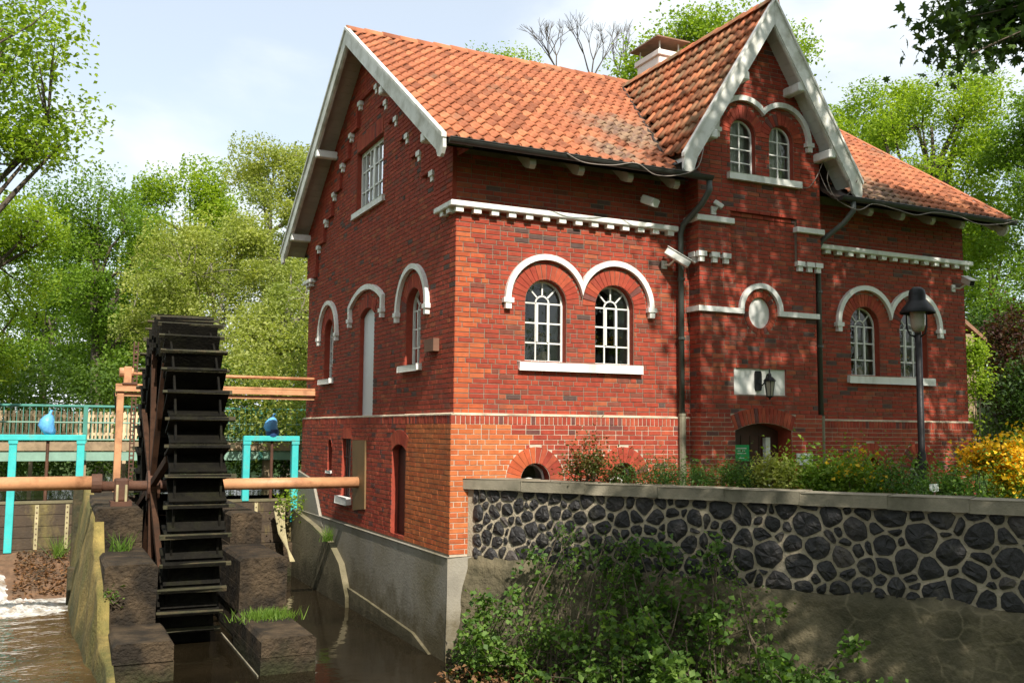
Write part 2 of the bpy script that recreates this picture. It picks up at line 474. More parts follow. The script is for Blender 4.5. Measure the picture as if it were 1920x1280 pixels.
class MB:
    def __init__(s):
        s.v, s.f, s.m, s.c = [], [], [], []
        s.mats = []

    def _mi(s, mat):
        if mat not in s.mats:
            s.mats.append(mat)
        return s.mats.index(mat)

    def add(s, vs, fs, mat, col=None):
        b = len(s.v)
        s.v += [tuple(v) for v in vs]
        i = s._mi(mat)
        for f in fs:
            s.f.append(tuple(b + k for k in f))
            s.m.append(i)
            s.c.append(col)
        return s

    def box(s, lo, hi, mat, col=None):
        x0, y0, z0 = lo
        x1, y1, z1 = hi
        vs = [(x0, y0, z0), (x1, y0, z0), (x1, y1, z0), (x0, y1, z0), (x0, y0, z1), (x1, y0, z1), (x1, y1, z1), (x0, y1, z1)]
        return s.add(vs, [(0, 3, 2, 1), (4, 5, 6, 7), (0, 1, 5, 4), (1, 2, 6, 5), (2, 3, 7, 6), (3, 0, 4, 7)], mat, col)

    def bar(s, a, b, w, h, mat, up=(0, 0, 1), col=None):
        """box beam from a to b; w across, h along up"""
        a, b = Vector(a), Vector(b)
        d = (b - a).normalized()
        up = Vector(up)
        x = d.cross(up)
        if x.length < 1e-4:
            x = d.cross(Vector((1, 0, 0)))
        x.normalize()
        y = x.cross(d).normalized()
        vs = []
        for p in (a, b):
            for sx, sy in ((-1, -1), (1, -1), (1, 1), (-1, 1)):
                vs.append(p + x * (sx * w / 2) + y * (sy * h / 2))
        return s.add(vs, [(0, 1, 2, 3), (7, 6, 5, 4), (0, 4, 5, 1), (1, 5, 6, 2), (2, 6, 7, 3), (3, 7, 4, 0)], mat, col)

    def tube(s, pts, rad, mat, n=8, cap=True, col=None):
        pts = [Vector(p) for p in pts]
        rad = rad if isinstance(rad, (list, tuple)) else [rad] * len(pts)
        vs, fs = [], []
        ref = Vector((0.13, 0.31, 1)).normalized()
        for i, p in enumerate(pts):
            d = (pts[min(i + 1, len(pts) - 1)] - pts[max(i - 1, 0)]).normalized()
            x = d.cross(ref)
            if x.length < 0.05:
                x = d.cross(Vector((1, 0, 0)))
            x.normalize()
            y = d.cross(x)
            for k in range(n):
                a = 2 * math.pi * k / n
                vs.append(p + (x * math.cos(a) + y * math.sin(a)) * rad[i])
        for i in range(len(pts) - 1):
            for k in range(n):
                fs.append((i * n + k, i * n + (k + 1) % n, (i + 1) * n + (k + 1) % n, (i + 1) * n + k))
        if cap:
            fs.append(tuple(range(n - 1, -1, -1)))
            fs.append(tuple((len(pts) - 1) * n + k for k in range(n)))
        return s.add(vs, fs, mat, col)

    def lathe(s, c, prof, mat, n=16, ax=None):
        """profile of (radius, height) about a vertical axis at c"""
        c = Vector(c)
        vs, fs = [], []
        for r, h in prof:
            for k in range(n):
                a = 2 * math.pi * k / n
                vs.append(c + Vector((r * math.cos(a), r * math.sin(a), h)))
        for i in range(len(prof) - 1):
            for k in range(n):
                fs.append((i * n + k, i * n + (k + 1) % n, (i + 1) * n + (k + 1) % n, (i + 1) * n + k))
        return s.add(vs, fs, mat)

    def prism(s, poly, mat, fr, d0, d1, col=None):
        """outline in a wall frame, between the depths d0 and d1"""
        n = len(poly)
        vs = [fr(u, z, d0) for u, z in poly] + [fr(u, z, d1) for u, z in poly]
        fs = [(k, (k + 1) % n, n + (k + 1) % n, n + k) for k in range(n)]
        tri = tessellate_polygon([[Vector((u, z, 0)) for u, z in poly]])
        fs += [tuple(t) for t in tri] + [tuple(n + k for k in reversed(t)) for t in tri]
        return s.add(vs, fs, mat, col)

    def mesh(s, name, smooth=False):
        me = bpy.data.meshes.new(name)
        me.from_pydata(s.v, [], s.f)
        for m in s.mats:
            me.materials.append(MATS[m])
        me.polygons.foreach_set('material_index', s.m)
        if 'brick' in s.mats:
            at = me.color_attributes.new('Col', 'FLOAT_COLOR', 'CORNER')
            arr = []
            for p, c in zip(me.polygons, s.c):
                c = c or (0.31, 0.055, 0.031)
                arr += [c[0], c[1], c[2], 1.0] * p.loop_total
            at.data.foreach_set('color', arr)
        if smooth:
            me.polygons.foreach_set('use_smooth', [True] * len(me.polygons))
        me.update()
        return me

    def build(s, name, parent=None, smooth=False, kind=None, label=None):
        return link(name, s.mesh(name, smooth), parent, kind=kind, label=label)


def bevel(o, w=0.01, seg=1):
    m = o.modifiers.new('bevel', 'BEVEL')
    m.width = w
    m.segments = seg
    m.limit_method = 'ANGLE'
    m.angle_limit = R(40)
    return o


def nmesh(name, V, F, mat, smooth=False):
    """numpy mesh; F is (n,k)"""
    V = np.asarray(V, np.float32)
    F = np.asarray(F, np.int32)
    me = bpy.data.meshes.new(name)
    me.vertices.add(len(V))
    me.vertices.foreach_set('co', V.ravel())
    k = F.shape[1]
    me.loops.add(F.size)
    me.loops.foreach_set('vertex_index', F.ravel())
    me.polygons.add(len(F))
    me.polygons.foreach_set('loop_start', np.arange(len(F), dtype=np.int32) * k)
    me.polygons.foreach_set('loop_total', np.full(len(F), k, np.int32))
    me.materials.append(MATS[mat])
    me.update(calc_edges=True)
    return me


def leafmesh(name, P, size, mat, up=0.5, aspect=0.62, droop=0.25, hang=0.0):
    """one folded leaf at every point of P"""
    n = len(P)
    nrm = rng.normal(size=(n, 3))
    nrm /= np.linalg.norm(nrm, axis=1)[:, None]
    nrm[:, 2] = np.abs(nrm[:, 2]) + up
    nrm /= np.linalg.norm(nrm, axis=1)[:, None]
    t = rng.normal(size=(n, 3))
    t[:, 2] -= hang
    t -= (t * nrm).sum(1)[:, None] * nrm
    t /= np.linalg.norm(t, axis=1)[:, None]
    s = np.cross(nrm, t)
    sz = (size * rng.uniform(0.6, 1.25, n))[:, None]
    V = np.empty((n, 4, 3))
    V[:, 0] = P - t * sz * 0.5
    V[:, 1] = P + s * sz * aspect * 0.5 + nrm * sz * 0.1
    V[:, 2] = P + t * sz * 0.5 - nrm * sz * droop
    V[:, 3] = P - s * sz * aspect * 0.5 + nrm * sz * 0.1
    F = np.arange(n * 4).reshape(n, 4)
    return nmesh(name, V.reshape(-1, 3), F, mat)


def lobed(name, P, size, mat):
    """five-lobed leaves"""
    ang = np.radians([-90, -62, -40, -8, 18, 50, 70, 90, 110, 130, 162, 188, 220, 242])
    rad = np.array([.18, .34, .24, .52, .26, .5, .34, .62, .34, .5, .26, .52, .24, .34])
    n = len(P)
    nrm = rng.normal(size=(n, 3))
    nrm[:, 2] = np.abs(nrm[:, 2]) + .2
    nrm /= np.linalg.norm(nrm, axis=1)[:, None]
    t = rng.normal(size=(n, 3))
    t[:, 2] -= .9
    t -= (t * nrm).sum(1)[:, None] * nrm
    t /= np.linalg.norm(t, axis=1)[:, None]
    s = np.cross(nrm, t)
    sz = (size * rng.uniform(.6, 1.2, n))[:, None]
    V = np.stack([P + (s * math.cos(a) * r + t * math.sin(a) * r - nrm * (r * r * .35)) * sz for a, r in zip(ang, rad)], 1)
    k = len(ang)
    return nmesh(name, V.reshape(-1, 3), np.arange(n * k).reshape(n, k), mat)


class Frame:
    def __init__(s, o, U, N):
        s.o, s.U, s.N = Vector(o), Vector(U), Vector(N)

    def __call__(s, u, z, d=0.0):
        p = s.o + s.U * u + s.N * d
        return (p.x, p.y, p.z + z)


def at(px, py, w):
    """the point w metres deep along the view through a photo pixel (1920 wide)"""
    return CAMP + (CF + CR * ((px - 960) / FPX) - CU * ((py - 640) / FPX)) * w


# ------------------------------------------------------------------ dimensions of the mill
L, D, YC = 11.08, 9.1, 4.55
H, HC = 3.0, 3.22                      # dentil foot, cornice top
APEX, SLOPE = 7.56, 0.68               # ridge of the tiled roof, rise per metre
EAVE_Y = -0.72
XV0, XV1 = -0.53, L + 0.5              # verges
BC, BY, B0, B1 = 5.6, -0.30, 4.32, 6.88   # projecting bay
DAP, DSL = 7.22, 1.55                  # bay gable ridge and slope
DY = -0.80                             # plane of the bay's barge boards
GZ = -2.1                              # yard level
WZ = -3.6                              # tail water
PZ = -1.78                             # mill pond

front = Frame((0, 0, 0), (1, 0, 0), (0, -1, 0))
gable = Frame((0, 0, 0), (0, 1, 0), (-1, 0, 0))
bayf = Frame((0, BY, 0), (1, 0, 0), (0, -1, 0))
bayl = Frame((B0, 0, 0), (0, 1, 0), (-1, 0, 0))
bayr = Frame((B1, 0, 0), (0, 1, 0), (1, 0, 0))


def roof_z(y):
    return APEX - SLOPE * abs(y - YC)


def bay_z(x):
    return DAP - DSL * abs(x - BC)

# ------------------------------------------------------------------ ground and water
WA = np.array([0.27, -0.12])                    # where the stone wall leaves the mill
WT = np.array([3.8, -6.2]) / math.hypot(3.8, 6.2)
WN = np.array([WT[1], -WT[0]])                  # towards the stream


def smooth(a, b, x):
    t = np.clip((x - a) / (b - a), 0, 1)
    return t * t * (3 - 2 * t)


def height(x, y):
    s = (x - WA[0]) * WN[0] + (y - WA[1]) * WN[1]
    t = (x - WA[0]) * WT[0] + (y - WA[1]) * WT[1]
    yard = GZ + smooth(11.6, 22, x) * 3.2 + smooth(-30, -60, y) * 2
    bed = -4.4 + smooth(1.0, 4.5, t) * smooth(3.6, 0.6, s) * 1.05
    bed = bed + smooth(-9.0, -12.0, x) * 3.2
    down = np.where(((y < -0.1) & (s > -0.5)) | (x < 0.6), bed, yard)
    bank = smooth(7.5, 10.0, x) + smooth(-13, -16, x) + smooth(27, 31, y)
    up = -2.9 + np.clip(bank, 0, 1) * 1.9 + smooth(40, 120, y) * 1.5 + smooth(11.6, 22, x) * 2.0
    return np.where(y > 9.4, np.where((x > 0.0) & (y < 11.0), np.maximum(up, -1.6), up), down)


def axis(lo, hi, step, far):
    a = np.arange(lo, hi + 1e-6, step)
    g = [far * (k / 9.0) ** 2 for k in range(1, 10)]
    return np.concatenate([[lo - q for q in reversed(g)], a, [hi + q for q in g]])


gx, gy = axis(-22, 34, 0.35, 800), axis(-26, 44, 0.35, 800)
X, Y = np.meshgrid(gx, gy, indexing='ij')
Z = height(X, Y) + (np.sin(X * 1.7) * np.cos(Y * 1.3) * 0.04 + np.sin(X * 0.31 + Y * 0.23) * 0.08)
nx, ny = len(gx), len(gy)
I = np.arange(nx * ny).reshape(nx, ny)
F = np.stack([I[:-1, :-1], I[1:, :-1], I[1:, 1:], I[:-1, 1:]], -1).reshape(-1, 4)
tag(link('ground', nmesh('ground', np.stack([X, Y, Z], -1).reshape(-1, 3), F, 'ground_soil')), kind='structure')


def sheet(name, x0, x1, y0, y1, z, mat):
    b = MB()
    b.add([(x0, y0, z), (x1, y0, z), (x1, y1, z), (x0, y1, z)], [(0, 1, 2, 3)], mat)
    return tag(b.build(name), kind='structure')


sheet('tail_water', -14, -4.0, -25, 9.15, WZ, 'water_brown')
b = MB()
b.add([(-4.0, -25, WZ), (8, -25, WZ), (8, -2, WZ), (0.05, 1, WZ), (0.05, 9.15, WZ), (-4.0, 9.15, WZ)], [(0, 1, 2, 3, 4, 5)], 'water_dark_reflect')
tag(b.build('wheel_race_water'), kind='structure')
sheet('mill_pond_water', -17, 9.5, 9.42, 30, PZ, 'water_pond')

# ------------------------------------------------------------------ the mill: brick walls
mill = empty('mill_house', (L / 2, D / 2, GZ), 'two-storey red brick watermill with orange tiled roofs and white trim', 'mill')
PIECES = []                                     # every brick: (wall key, frame, outline, depth, colour)
COURSE = 0.0769


def brickcol(kind):
    r = random.random()
    if kind == 'new':
        c = random.choice([(0.45, 0.098, 0.036), (0.47, 0.108, 0.04), (0.43, 0.088, 0.034), (0.48, 0.12, 0.045)])
    elif kind == 'orange':
        c = random.choice([(0.48, 0.125, 0.040), (0.50, 0.14, 0.046), (0.46, 0.112, 0.038), (0.52, 0.155, 0.052)])
    elif kind == 'plinth':
        c = random.choice([(0.36, 0.062, 0.034), (0.33, 0.052, 0.03), (0.40, 0.08, 0.04)]) if r > 0.07 else (0.16, 0.06, 0.05)
    else:
        if r < 0.03:
            c = (0.12, 0.07, 0.06)
        elif r < 0.10:
            c = (0.24, 0.07, 0.045)
        elif r < 0.16:
            c = (0.40, 0.10, 0.045)
        else:
            c = random.choice([(0.365, 0.060, 0.032), (0.35, 0.055, 0.030), (0.385, 0.067, 0.034), (0.335, 0.053, 0.031)])
    k = random.uniform(0.86, 1.06) * (0.92 if kind == 'red' else 1.0)
    return tuple(x * k for x in c)


class Arch:
    """round-headed opening with a ring of voussoirs"""
    def __init__(s, uc, hw, z0, zs, ring=0.25):
        s.uc, s.hw, s.z0, s.zs, s.ring = uc, hw, z0, round(zs / COURSE) * COURSE if ring > .15 else zs, ring

    def outline(s, g=0.0, n=14):
        h = s.hw + g
        p = [(s.uc - h, s.z0 - g), (s.uc + h, s.z0 - g)]
        return p + [(s.uc + h * math.cos(math.pi * k / n), s.zs + h * math.sin(math.pi * k / n)) for k in range(n + 1)]

    def cut(s, z):
        if s.z0 <= z <= s.zs:
            return (s.uc - s.hw, s.uc + s.hw)
        q = (s.hw + s.ring) ** 2 - (z - s.zs) ** 2
        if z > s.zs and q > 0:
            return (s.uc - math.sqrt(q), s.uc + math.sqrt(q))

    def voussoirs(s):
        n = max(7, int(math.pi * (s.hw + s.ring * 0.4) / 0.078))
        out = []
        for k in range(n):
            a0, a1 = math.pi * k / n + 0.008, math.pi * (k + 1) / n - 0.008
            out.append([(s.uc + r * math.cos(a), s.zs + r * math.sin(a)) for r, a in
                        ((s.hw + 0.004, a0), (s.hw + s.ring - 0.006, a0), (s.hw + s.ring - 0.006, a1), (s.hw + 0.004, a1))])
        return out


class Seg:
    """segmental-headed opening"""
    def __init__(s, uc, hw, z0, zs, rise, ring=0.25):
        s.uc, s.hw, s.z0, s.zs, s.rise, s.ring = uc, hw, z0, zs, rise, ring
        s.r = (hw * hw + rise * rise) / (2 * rise)
        s.zc = zs + rise - s.r
        s.a = math.asin(hw / s.r)

    def outline(s, g=0.0, n=10):
        p = [(s.uc - s.hw - g, s.z0 - g), (s.uc + s.hw + g, s.z0 - g)]
        return p + [(s.uc + (s.r + g) * math.sin(s.a - 2 * s.a * k / n), s.zc + (s.r + g) * math.cos(s.a - 2 * s.a * k / n)) for k in range(n + 1)]

    def cut(s, z):
        if s.z0 <= z <= s.zs:
            return (s.uc - s.hw, s.uc + s.hw)
        q = (s.r + s.ring) ** 2 - (z - s.zc) ** 2
        if z > s.zs and q > 0:
            h = min(math.sqrt(q), (z - s.zc) * math.tan(s.a))
            return (s.uc - h, s.uc + h)

    def voussoirs(s):
        n = max(6, int(2 * s.a * (s.r + s.ring * 0.4) / 0.078))
        out = []
        for k in range(n):
            a0 = -s.a + 2 * s.a * k / n + 0.004 / s.r
            a1 = -s.a + 2 * s.a * (k + 1) / n - 0.004 / s.r
            out.append([(s.uc + r * math.sin(a), s.zc + r * math.cos(a)) for r, a in
                        ((s.r + 0.004, a0), (s.r + s.ring - 0.006, a0), (s.r + s.ring - 0.006, a1), (s.r + 0.004, a1))])
        return out


class Rect:
    def __init__(s, u0, u1, z0, z1, ring=0.25):
        s.u0, s.u1, s.z0, s.z1, s.ring = u0, u1, z0, z1, ring

    def outline(s, g=0.0):
        return [(s.u0 - g, s.z0 - g), (s.u1 + g, s.z0 - g), (s.u1 + g, s.z1 + g), (s.u0 - g, s.z1 + g)]

    def cut(s, z):
        if s.z0 <= z <= s.z1 + s.ring:
            return (s.u0, s.u1)

    def voussoirs(s):
        if s.ring <= 0:
            return []
        n = int((s.u1 - s.u0) / 0.077)
        w = (s.u1 - s.u0) / n
        return [[(s.u0 + k * w + 0.005, s.z1 + 0.004), (s.u0 + (k + 1) * w - 0.005, s.z1 + 0.004),
                 (s.u0 + (k + 1) * w - 0.005, s.z1 + s.ring - 0.006), (s.u0 + k * w + 0.005, s.z1 + s.ring - 0.006)] for k in range(n)]


def brickwork(key, fr, z0, z1, span, openings, kindfn, d=0.0):
    """courses of bricks over a wall; span(z) gives its ends"""
    i0, i1 = int(round(z0 / COURSE)), int(round(z1 / COURSE))
    for i in range(i0, i1):
        za, zb = i * COURSE, (i + 1) * COURSE
        zc = (za + zb) / 2
        sp = span(zc)
        if sp is None or sp[1] - sp[0] < 0.04:
            continue
        iv = [sp]
        for o in openings:
            c = o.cut(zc)
            if c:
                nv = []
                for a, b_ in iv:
                    if c[1] <= a or c[0] >= b_:
                        nv.append((a, b_))
                    else:
                        if c[0] > a:
                            nv.append((a, c[0]))
                        if c[1] < b_:
                            nv.append((c[1], b_))
                iv = nv
        u = sp[0] - (0.0 if i % 2 else 0.125) - 0.0625 * (i % 4 == 2)
        joints = [u]
        while u < sp[1]:
            u += 0.125 if (i % 2 == 0 and random.random() < 0.3) or random.random() < 0.12 else 0.25
            joints.append(u)
        for a, b_ in iv:
            js = [a] + [j for j in joints if a + 0.05 < j < b_ - 0.05] + [b_]
            for p, q in zip(js[:-1], js[1:]):
                h = random.uniform(-0.0012, 0.0012)
                g = 0.0052
                PIECES.append((key, fr, [(p + g, za + g + h), (q - g, za + g + h), (q - g, zb - g + h), (p + g, zb - g + h)],
                               d + random.uniform(-0.0018, 0.0018), brickcol(kindfn((p + q) / 2, zc))))
    for o in openings:
        oi_ = openings.index(o)
        for poly in o.voussoirs():
            c = sum(p[0] for p in poly) / 4, sum(p[1] for p in poly) / 4
            if any(p is not o and abs(c[0] - p.uc) < abs(c[0] - o.uc) - .01 for p in openings if hasattr(p, 'uc') and abs(p.zs - o.zs if hasattr(o, 'zs') else 9) < .01):
                continue
            sp = span(c[1])
            if sp and sp[0] - 0.02 < c[0] < sp[1] + 0.02:
                PIECES.append((key, fr, poly, d + 0.001 + 0.003 * oi_, brickcol('plinth' if kindfn(*c) not in ('new', 'orange') else 'new')))


MORT = {}


def backing(key, fr, outer, holes, mat='mortar', d=-0.009):
    """mortar face behind the bricks, pierced by the openings"""
    loops = [outer] + [o.outline() for o in holes]
    pts = [p for lp in loops for p in lp]
    tri = tessellate_polygon([[Vector((u, z, 0)) for u, z in lp] for lp in loops])
    mb = MORT.setdefault(key, MB())
    mb.add([fr(u, z, d) for u, z in pts], [tuple(t) for t in tri], mat)


def reveal(key, fr, o, d0, d1, mat, g0=0.0, g1=0.0):
    a, b_ = o.outline(g0), o.outline(g1)
    n = len(a)
    mb = MORT.setdefault(key, MB())
    mb.add([fr(u, z, d0) for u, z in a] + [fr(u, z, d1) for u, z in b_],
           [(k, (k + 1) % n, n + (k + 1) % n, n + k) for k in range(n)], mat)


# openings -----------------------------------------------------------------
WH = 0.367
wf = [Arch(1.56, WH, 0.82, 1.80), Arch(2.83, WH, 0.82, 1.80), Arch(8.36, WH, 0.82, 1.80), Arch(9.63, WH, 0.82, 1.80)]
wg = [Arch(1.85, WH, 0.82, 1.76), Arch(7.22, WH, 0.82, 1.76)]
gdoor = Seg(4.45, 0.46, 0.0, 1.93, 0.15)
gtop = Rect(3.66, 5.36, 4.10, 5.34, 0.30)
bw = [Arch(5.22, 0.275, 4.20, 4.95, 0.22), Arch(6.08, 0.275, 4.20, 4.95, 0.22)]
bdoor = Seg(5.61, 0.615, -2.1, -0.215, 0.13, 0.27)
cell = [Arch(1.36, 0.25, -1.5, -0.98, 0.26), Arch(2.95, 0.25, -1.5, -0.98, 0.26), Arch(8.36, 0.25, -1.5, -0.95, 0.26), Arch(9.62, 0.25, -1.5, -0.95, 0.26)]
pdoor = Seg(2.27, 0.35, -2.02, -0.60, 0.10, 0.26)
pwin = Rect(5.13, 5.74, -1.58, -0.44, 0.22)
psm = Arch(6.68, 0.17, -1.12, -0.62, 0.0)
panel = Rect(5.02, 6.16, 0.40, 0.88, 0.0)


class Disc(Arch):
    def outline(s, g=0.0, n=28):
        return [(s.uc + (s.hw + g) * math.cos(2 * math.pi * k / n), s.zs + (s.z0 + g) * math.sin(2 * math.pi * k / n)) for k in range(n)]

    def cut(s, z):
        q = 1 - ((z - s.zs) / (s.z0 + s.ring)) ** 2
        if q > 0:
            h = (s.hw + s.ring) * math.sqrt(q)
            return (s.uc - h, s.uc + h)

    def voussoirs(s):
        n = 24
        out = []
        for k in range(n):
            a0, a1 = 2 * math.pi * k / n + 0.01, 2 * math.pi * (k + 1) / n - 0.01
            out.append([(s.uc + (s.hw + g) * math.cos(a), s.zs + (s.z0 + g) * math.sin(a)) for g, a in
                        ((0.004, a0), (s.ring - 0.006, a0), (s.ring - 0.006, a1), (0.004, a1))])
        return out


oval = Disc(5.60, 0.245, 0.27, 1.82, 0.11)

# front, main storey
PD = 0.06                                        # the plinth stands proud
fkind = lambda u, z: 'new' if (u + 0.05 * z + random.uniform(-0.25, 0.25) < 0.45 and z < 2.9) else 'red'
brickwork('wall_front', front, 0.0, 4.0, lambda z: (0, B0), [o for o in wf if o.uc < 5], fkind)
brickwork('wall_front', front, 0.0, 4.0, lambda z: (B1, L), [o for o in wf if o.uc > 5], lambda u, z: 'red')
backing('wall_front', front, [(0.008, -0.05), (L - 0.008, -0.05), (L - 0.008, 4.15), (0.008, 4.15)], wf)
# front, plinth
pfront = Frame((0, -PD, 0), (1, 0, 0), (0, -1, 0))
pgable = Frame((-PD, 0, 0), (0, 1, 0), (-1, 0, 0))
pk = lambda u, z: 'orange' if u + 0.5 * z + random.uniform(-0.25, 0.25) < 0.95 else 'plinth'
brickwork('wall_front', pfront, -2.09, -0.155, lambda z: (-PD, B0 - 0.05), cell[:2], pk)
brickwork('wall_front', pfront, -2.09, -0.155, lambda z: (B1 + 0.05, L + PD), cell[2:], lambda u, z: 'plinth')
backing('wall_front', pfront, [(-PD + 0.008, -2.13), (L + PD - 0.008, -2.13), (L + PD - 0.008, 0), (-PD + 0.008, 0)], cell + [Rect(4.7, 6.5, -2.1, -0.06, 0)], 'mortar_light')


def rowlock(key, fr, u0, u1, z0, z1, kind, mortar):
    n = int((u1 - u0) / 0.0775)
    w = (u1 - u0) / n
    for k in range(n):
        PIECES.append((key, fr, [(u0 + k * w + 0.005, z0 + 0.004), (u0 + (k + 1) * w - 0.005, z0 + 0.004),
                                 (u0 + (k + 1) * w - 0.005, z1), (u0 + k * w + 0.005, z1)], random.uniform(-.002, .003), brickcol(kind)))


rowlock('wall_front', pfront, -PD, B0 - 0.05, -0.155, -0.022, 'plinth', 0)
rowlock('wall_front', pfront, B1 + 0.05, L + PD, -0.155, -0.022, 'plinth', 0)
# gable wall
gspan = lambda z: (0.0, D) if z < 3.9 else ((YC - (APEX - 0.12 - z) / SLOPE), (YC + (APEX - 0.12 - z) / SLOPE))
gk = lambda u, z: 'new' if (z < 0.0 and u < 1.7) else 'red'
brickwork('wall_gable', gable, 0.0, 7.4, gspan, wg + [gdoor, gtop], gk)
backing('wall_gable', gable, [(0.008, -0.05), (D, -0.05), (D, 4.3), (YC, APEX - 0.1), (0.008, 4.3)], wg + [gdoor, gtop])
brickwork('wall_gable', pgable, -2.09, -0.155, lambda z: (-PD, D + PD) if z > -1.35 else (-PD, 7.9 - (-1.35 - z) * 1.0), [pdoor, pwin, psm],
          lambda u, z: 'orange' if u < 1.88 else 'plinth')
backing('wall_gable', pgable, [(-PD + 0.008, -2.13), (D + PD, -2.13), (D + PD, 0), (-PD + 0.008, 0)], [pdoor, pwin, psm], 'mortar')
rowlock('wall_gable', pgable, -PD, D + PD, -0.155, -0.022, 'plinth', 0)
# stepped corbel strip under the verge
STEP_N = [(0.30, 3.22), (0.93, 3.92), (1.55, 4.41), (2.17, 4.88), (2.79, 5.37), (3.40, 5.86), (4.00, 6.36)]


def step_bottom(u):
    v = u if u < YC else 2 * YC - u
    for k in range(len(STEP_N) - 1, -1, -1):
        if v >= STEP_N[k][0] - 0.13:
            return STEP_N[k][1]
    return 3.22


def strip_spans(z):
    e = (APEX - 0.12 - z) / SLOPE
    lo, hi = (0.0, D) if z < 4.2 else (YC - e, YC + e)
    lo = max(lo, -0.0)
    # the part of the course that lies above the steps
    edge = None
    for k in range(len(STEP_N)):
        if STEP_N[k][1] < z:
            edge = STEP_N[k + 1][0] - 0.13 if k + 1 < len(STEP_N) else YC
    return lo, edge, hi


cstrip = Frame((-0.065, 0, 0), (0, 1, 0), (-1, 0, 0))


def half(side):
    def f(z):
        lo, e, hi = strip_spans(z)
        if e is None:
            return None
        e = min(e, YC)
        return (lo, e) if side == 0 else (2 * YC - e, hi)
    return f


brickwork('wall_gable', cstrip, 3.23, 7.3, half(0), [], lambda u, z: 'red')
brickwork('wall_gable', cstrip, 3.23, 7.3, half(1), [], lambda u, z: 'red')
ol = [(0.008, 3.22), (STEP_N[1][0] - 0.13, 3.22)]
for k in range(1, len(STEP_N)):
    ol += [(STEP_N[k][0] - 0.13, STEP_N[k][1]), ((STEP_N[k + 1][0] - 0.13) if k + 1 < len(STEP_N) else YC, STEP_N[k][1])]
MORT['wall_gable'].prism(ol + [(YC, APEX - 0.12), (0.008, APEX - 0.12 - SLOPE * YC)], 'brick', cstrip, -0.009, -0.064)
MORT['wall_gable'].prism([(2 * YC - u, z) for u, z in reversed(ol + [(YC, APEX - 0.12), (0.008, APEX - 0.12 - SLOPE * YC)])], 'brick', cstrip, -0.009, -0.064)

# bay: front, returns, corbelled head
brickwork('wall_bay', bayf, 0.05, 3.60, lambda z: (B0, B1), [oval, panel, bdoor], lambda u, z: 'red')
backing('wall_bay', bayf, [(B0 + .008, 0.0), (B1 - .008, 0.0), (B1 - .008, 3.7), (B0 + .008, 3.7)], [oval, panel])
pbay = Frame((0, BY - 0.045, 0), (1, 0, 0), (0, -1, 0))
brickwork('wall_bay', pbay, -2.09, 0.08, lambda z: (B0 - .045, B1 + .045), [bdoor], lambda u, z: 'plinth')
backing('wall_bay', pbay, [(B0 - .037, -2.13), (B1 + .037, -2.13), (B1 + .037, .07), (B0 - .037, .07)], [bdoor], 'mortar_light')
for key, fr in (('wall_bay', bayl), ('wall_bay', bayr)):
    brickwork(key, fr, 0.05, 4.1, lambda z: (BY, 0.0), [], lambda u, z: 'red')
    backing(key, fr, [(BY + .008, 0), (0.0, 0), (0.0, 4.3), (BY + .008, 4.3)], [])
    pf = Frame(fr.o + fr.N * 0.045, fr.U, fr.N)
    brickwork(key, pf, -2.09, 0.08, lambda z: (BY - .045, 0.0), [], lambda u, z: 'plinth')
    backing(key, pf, [(BY - .037, -2.13), (0.0, -2.13), (0.0, .07), (BY - .037, .07)], [], 'mortar_light')
HB0, HB1 = 4.25, 6.96
headf = Frame((0, BY - 0.065, 0), (1, 0, 0), (0, -1, 0))
niche = Rect(4.94, 6.40, 2.7, 3.575, 0.0)


def hspan(z):
    e = (DAP - 0.14 - z) / DSL
    lo, hi = HB0, HB1
    return (max(lo, BC - e), min(hi, BC + e))


brickwork('wall_bay', headf, 2.80, 7.1, hspan, [niche] + bw, lambda u, z: 'red')
hz = DAP - 0.14 - DSL * (BC - HB0)
backing('wall_bay', headf, [(HB0 + .008, 2.79), (4.94, 2.79), (4.94, 3.575), (6.40, 3.575), (6.40, 2.79), (HB1 - .008, 2.79), (HB1 - .008, hz), (BC, DAP - .14), (HB0 + .008, hz)], bw)
for k, dd in enumerate((0.043, 0.022)):              # stepped courses over the niche
    cf = Frame((0, BY - dd, 0), (1, 0, 0), (0, -1, 0))
    brickwork('wall_bay', cf, 3.54 - k * 0.0769, 3.60 - k * 0.0769, lambda z: (4.94, 6.40), [], lambda u, z: 'red')
for fr, N in ((Frame((HB0, 0, 0), (0, 1, 0), (-1, 0, 0)), -1), (Frame((HB1, 0, 0), (0, 1, 0), (1, 0, 0)), 1)):
    brickwork('wall_bay', fr, 2.80, 4.6, lambda z: (BY - .065, 0.0), [], lambda u, z: 'red')
    backing('wall_bay', fr, [(BY - .057, 2.79), (0.0, 2.79), (0.0, 4.8), (BY - .057, 4.8)], [])
mbx = MORT['wall_bay']
for a, c in ((HB0 + .008, 4.94), (6.40, HB1 - .008)):         # undersides of the corbelled ears, sides of the niche
    mbx.box((a, BY - 0.056, 2.785), (c, BY + .02, 2.80), 'mortar')
mbx.box((4.93, BY - 0.056, 2.79), (4.94, BY, 3.58), 'mortar')
mbx.box((6.40, BY - 0.056, 2.79), (6.41, BY, 3.58), 'mortar')
mbx.box((4.94, BY - 0.056, 3.575), (6.40, BY, 3.59), 'mortar')
# the two walls the photograph does not show
mbx = MORT['wall_front']
mbx.add([(L, 0, -2.13), (L, D, -2.13), (L, D, 4.3), (L, YC, APEX - .1), (L, 0, 4.3)], [(0, 1, 2, 3, 4)], 'mortar')
mbx.add([(0, D, -2.13), (L, D, -2.13), (L, D, 4.3), (0, D, 4.3)], [(0, 1, 2, 3)], 'mortar')
rside = Frame((L, 0, 0), (0, 1, 0), (1, 0, 0))
brickwork('wall_front', rside, 0, 4.3, lambda z: (0, D), [], lambda u, z: 'red')

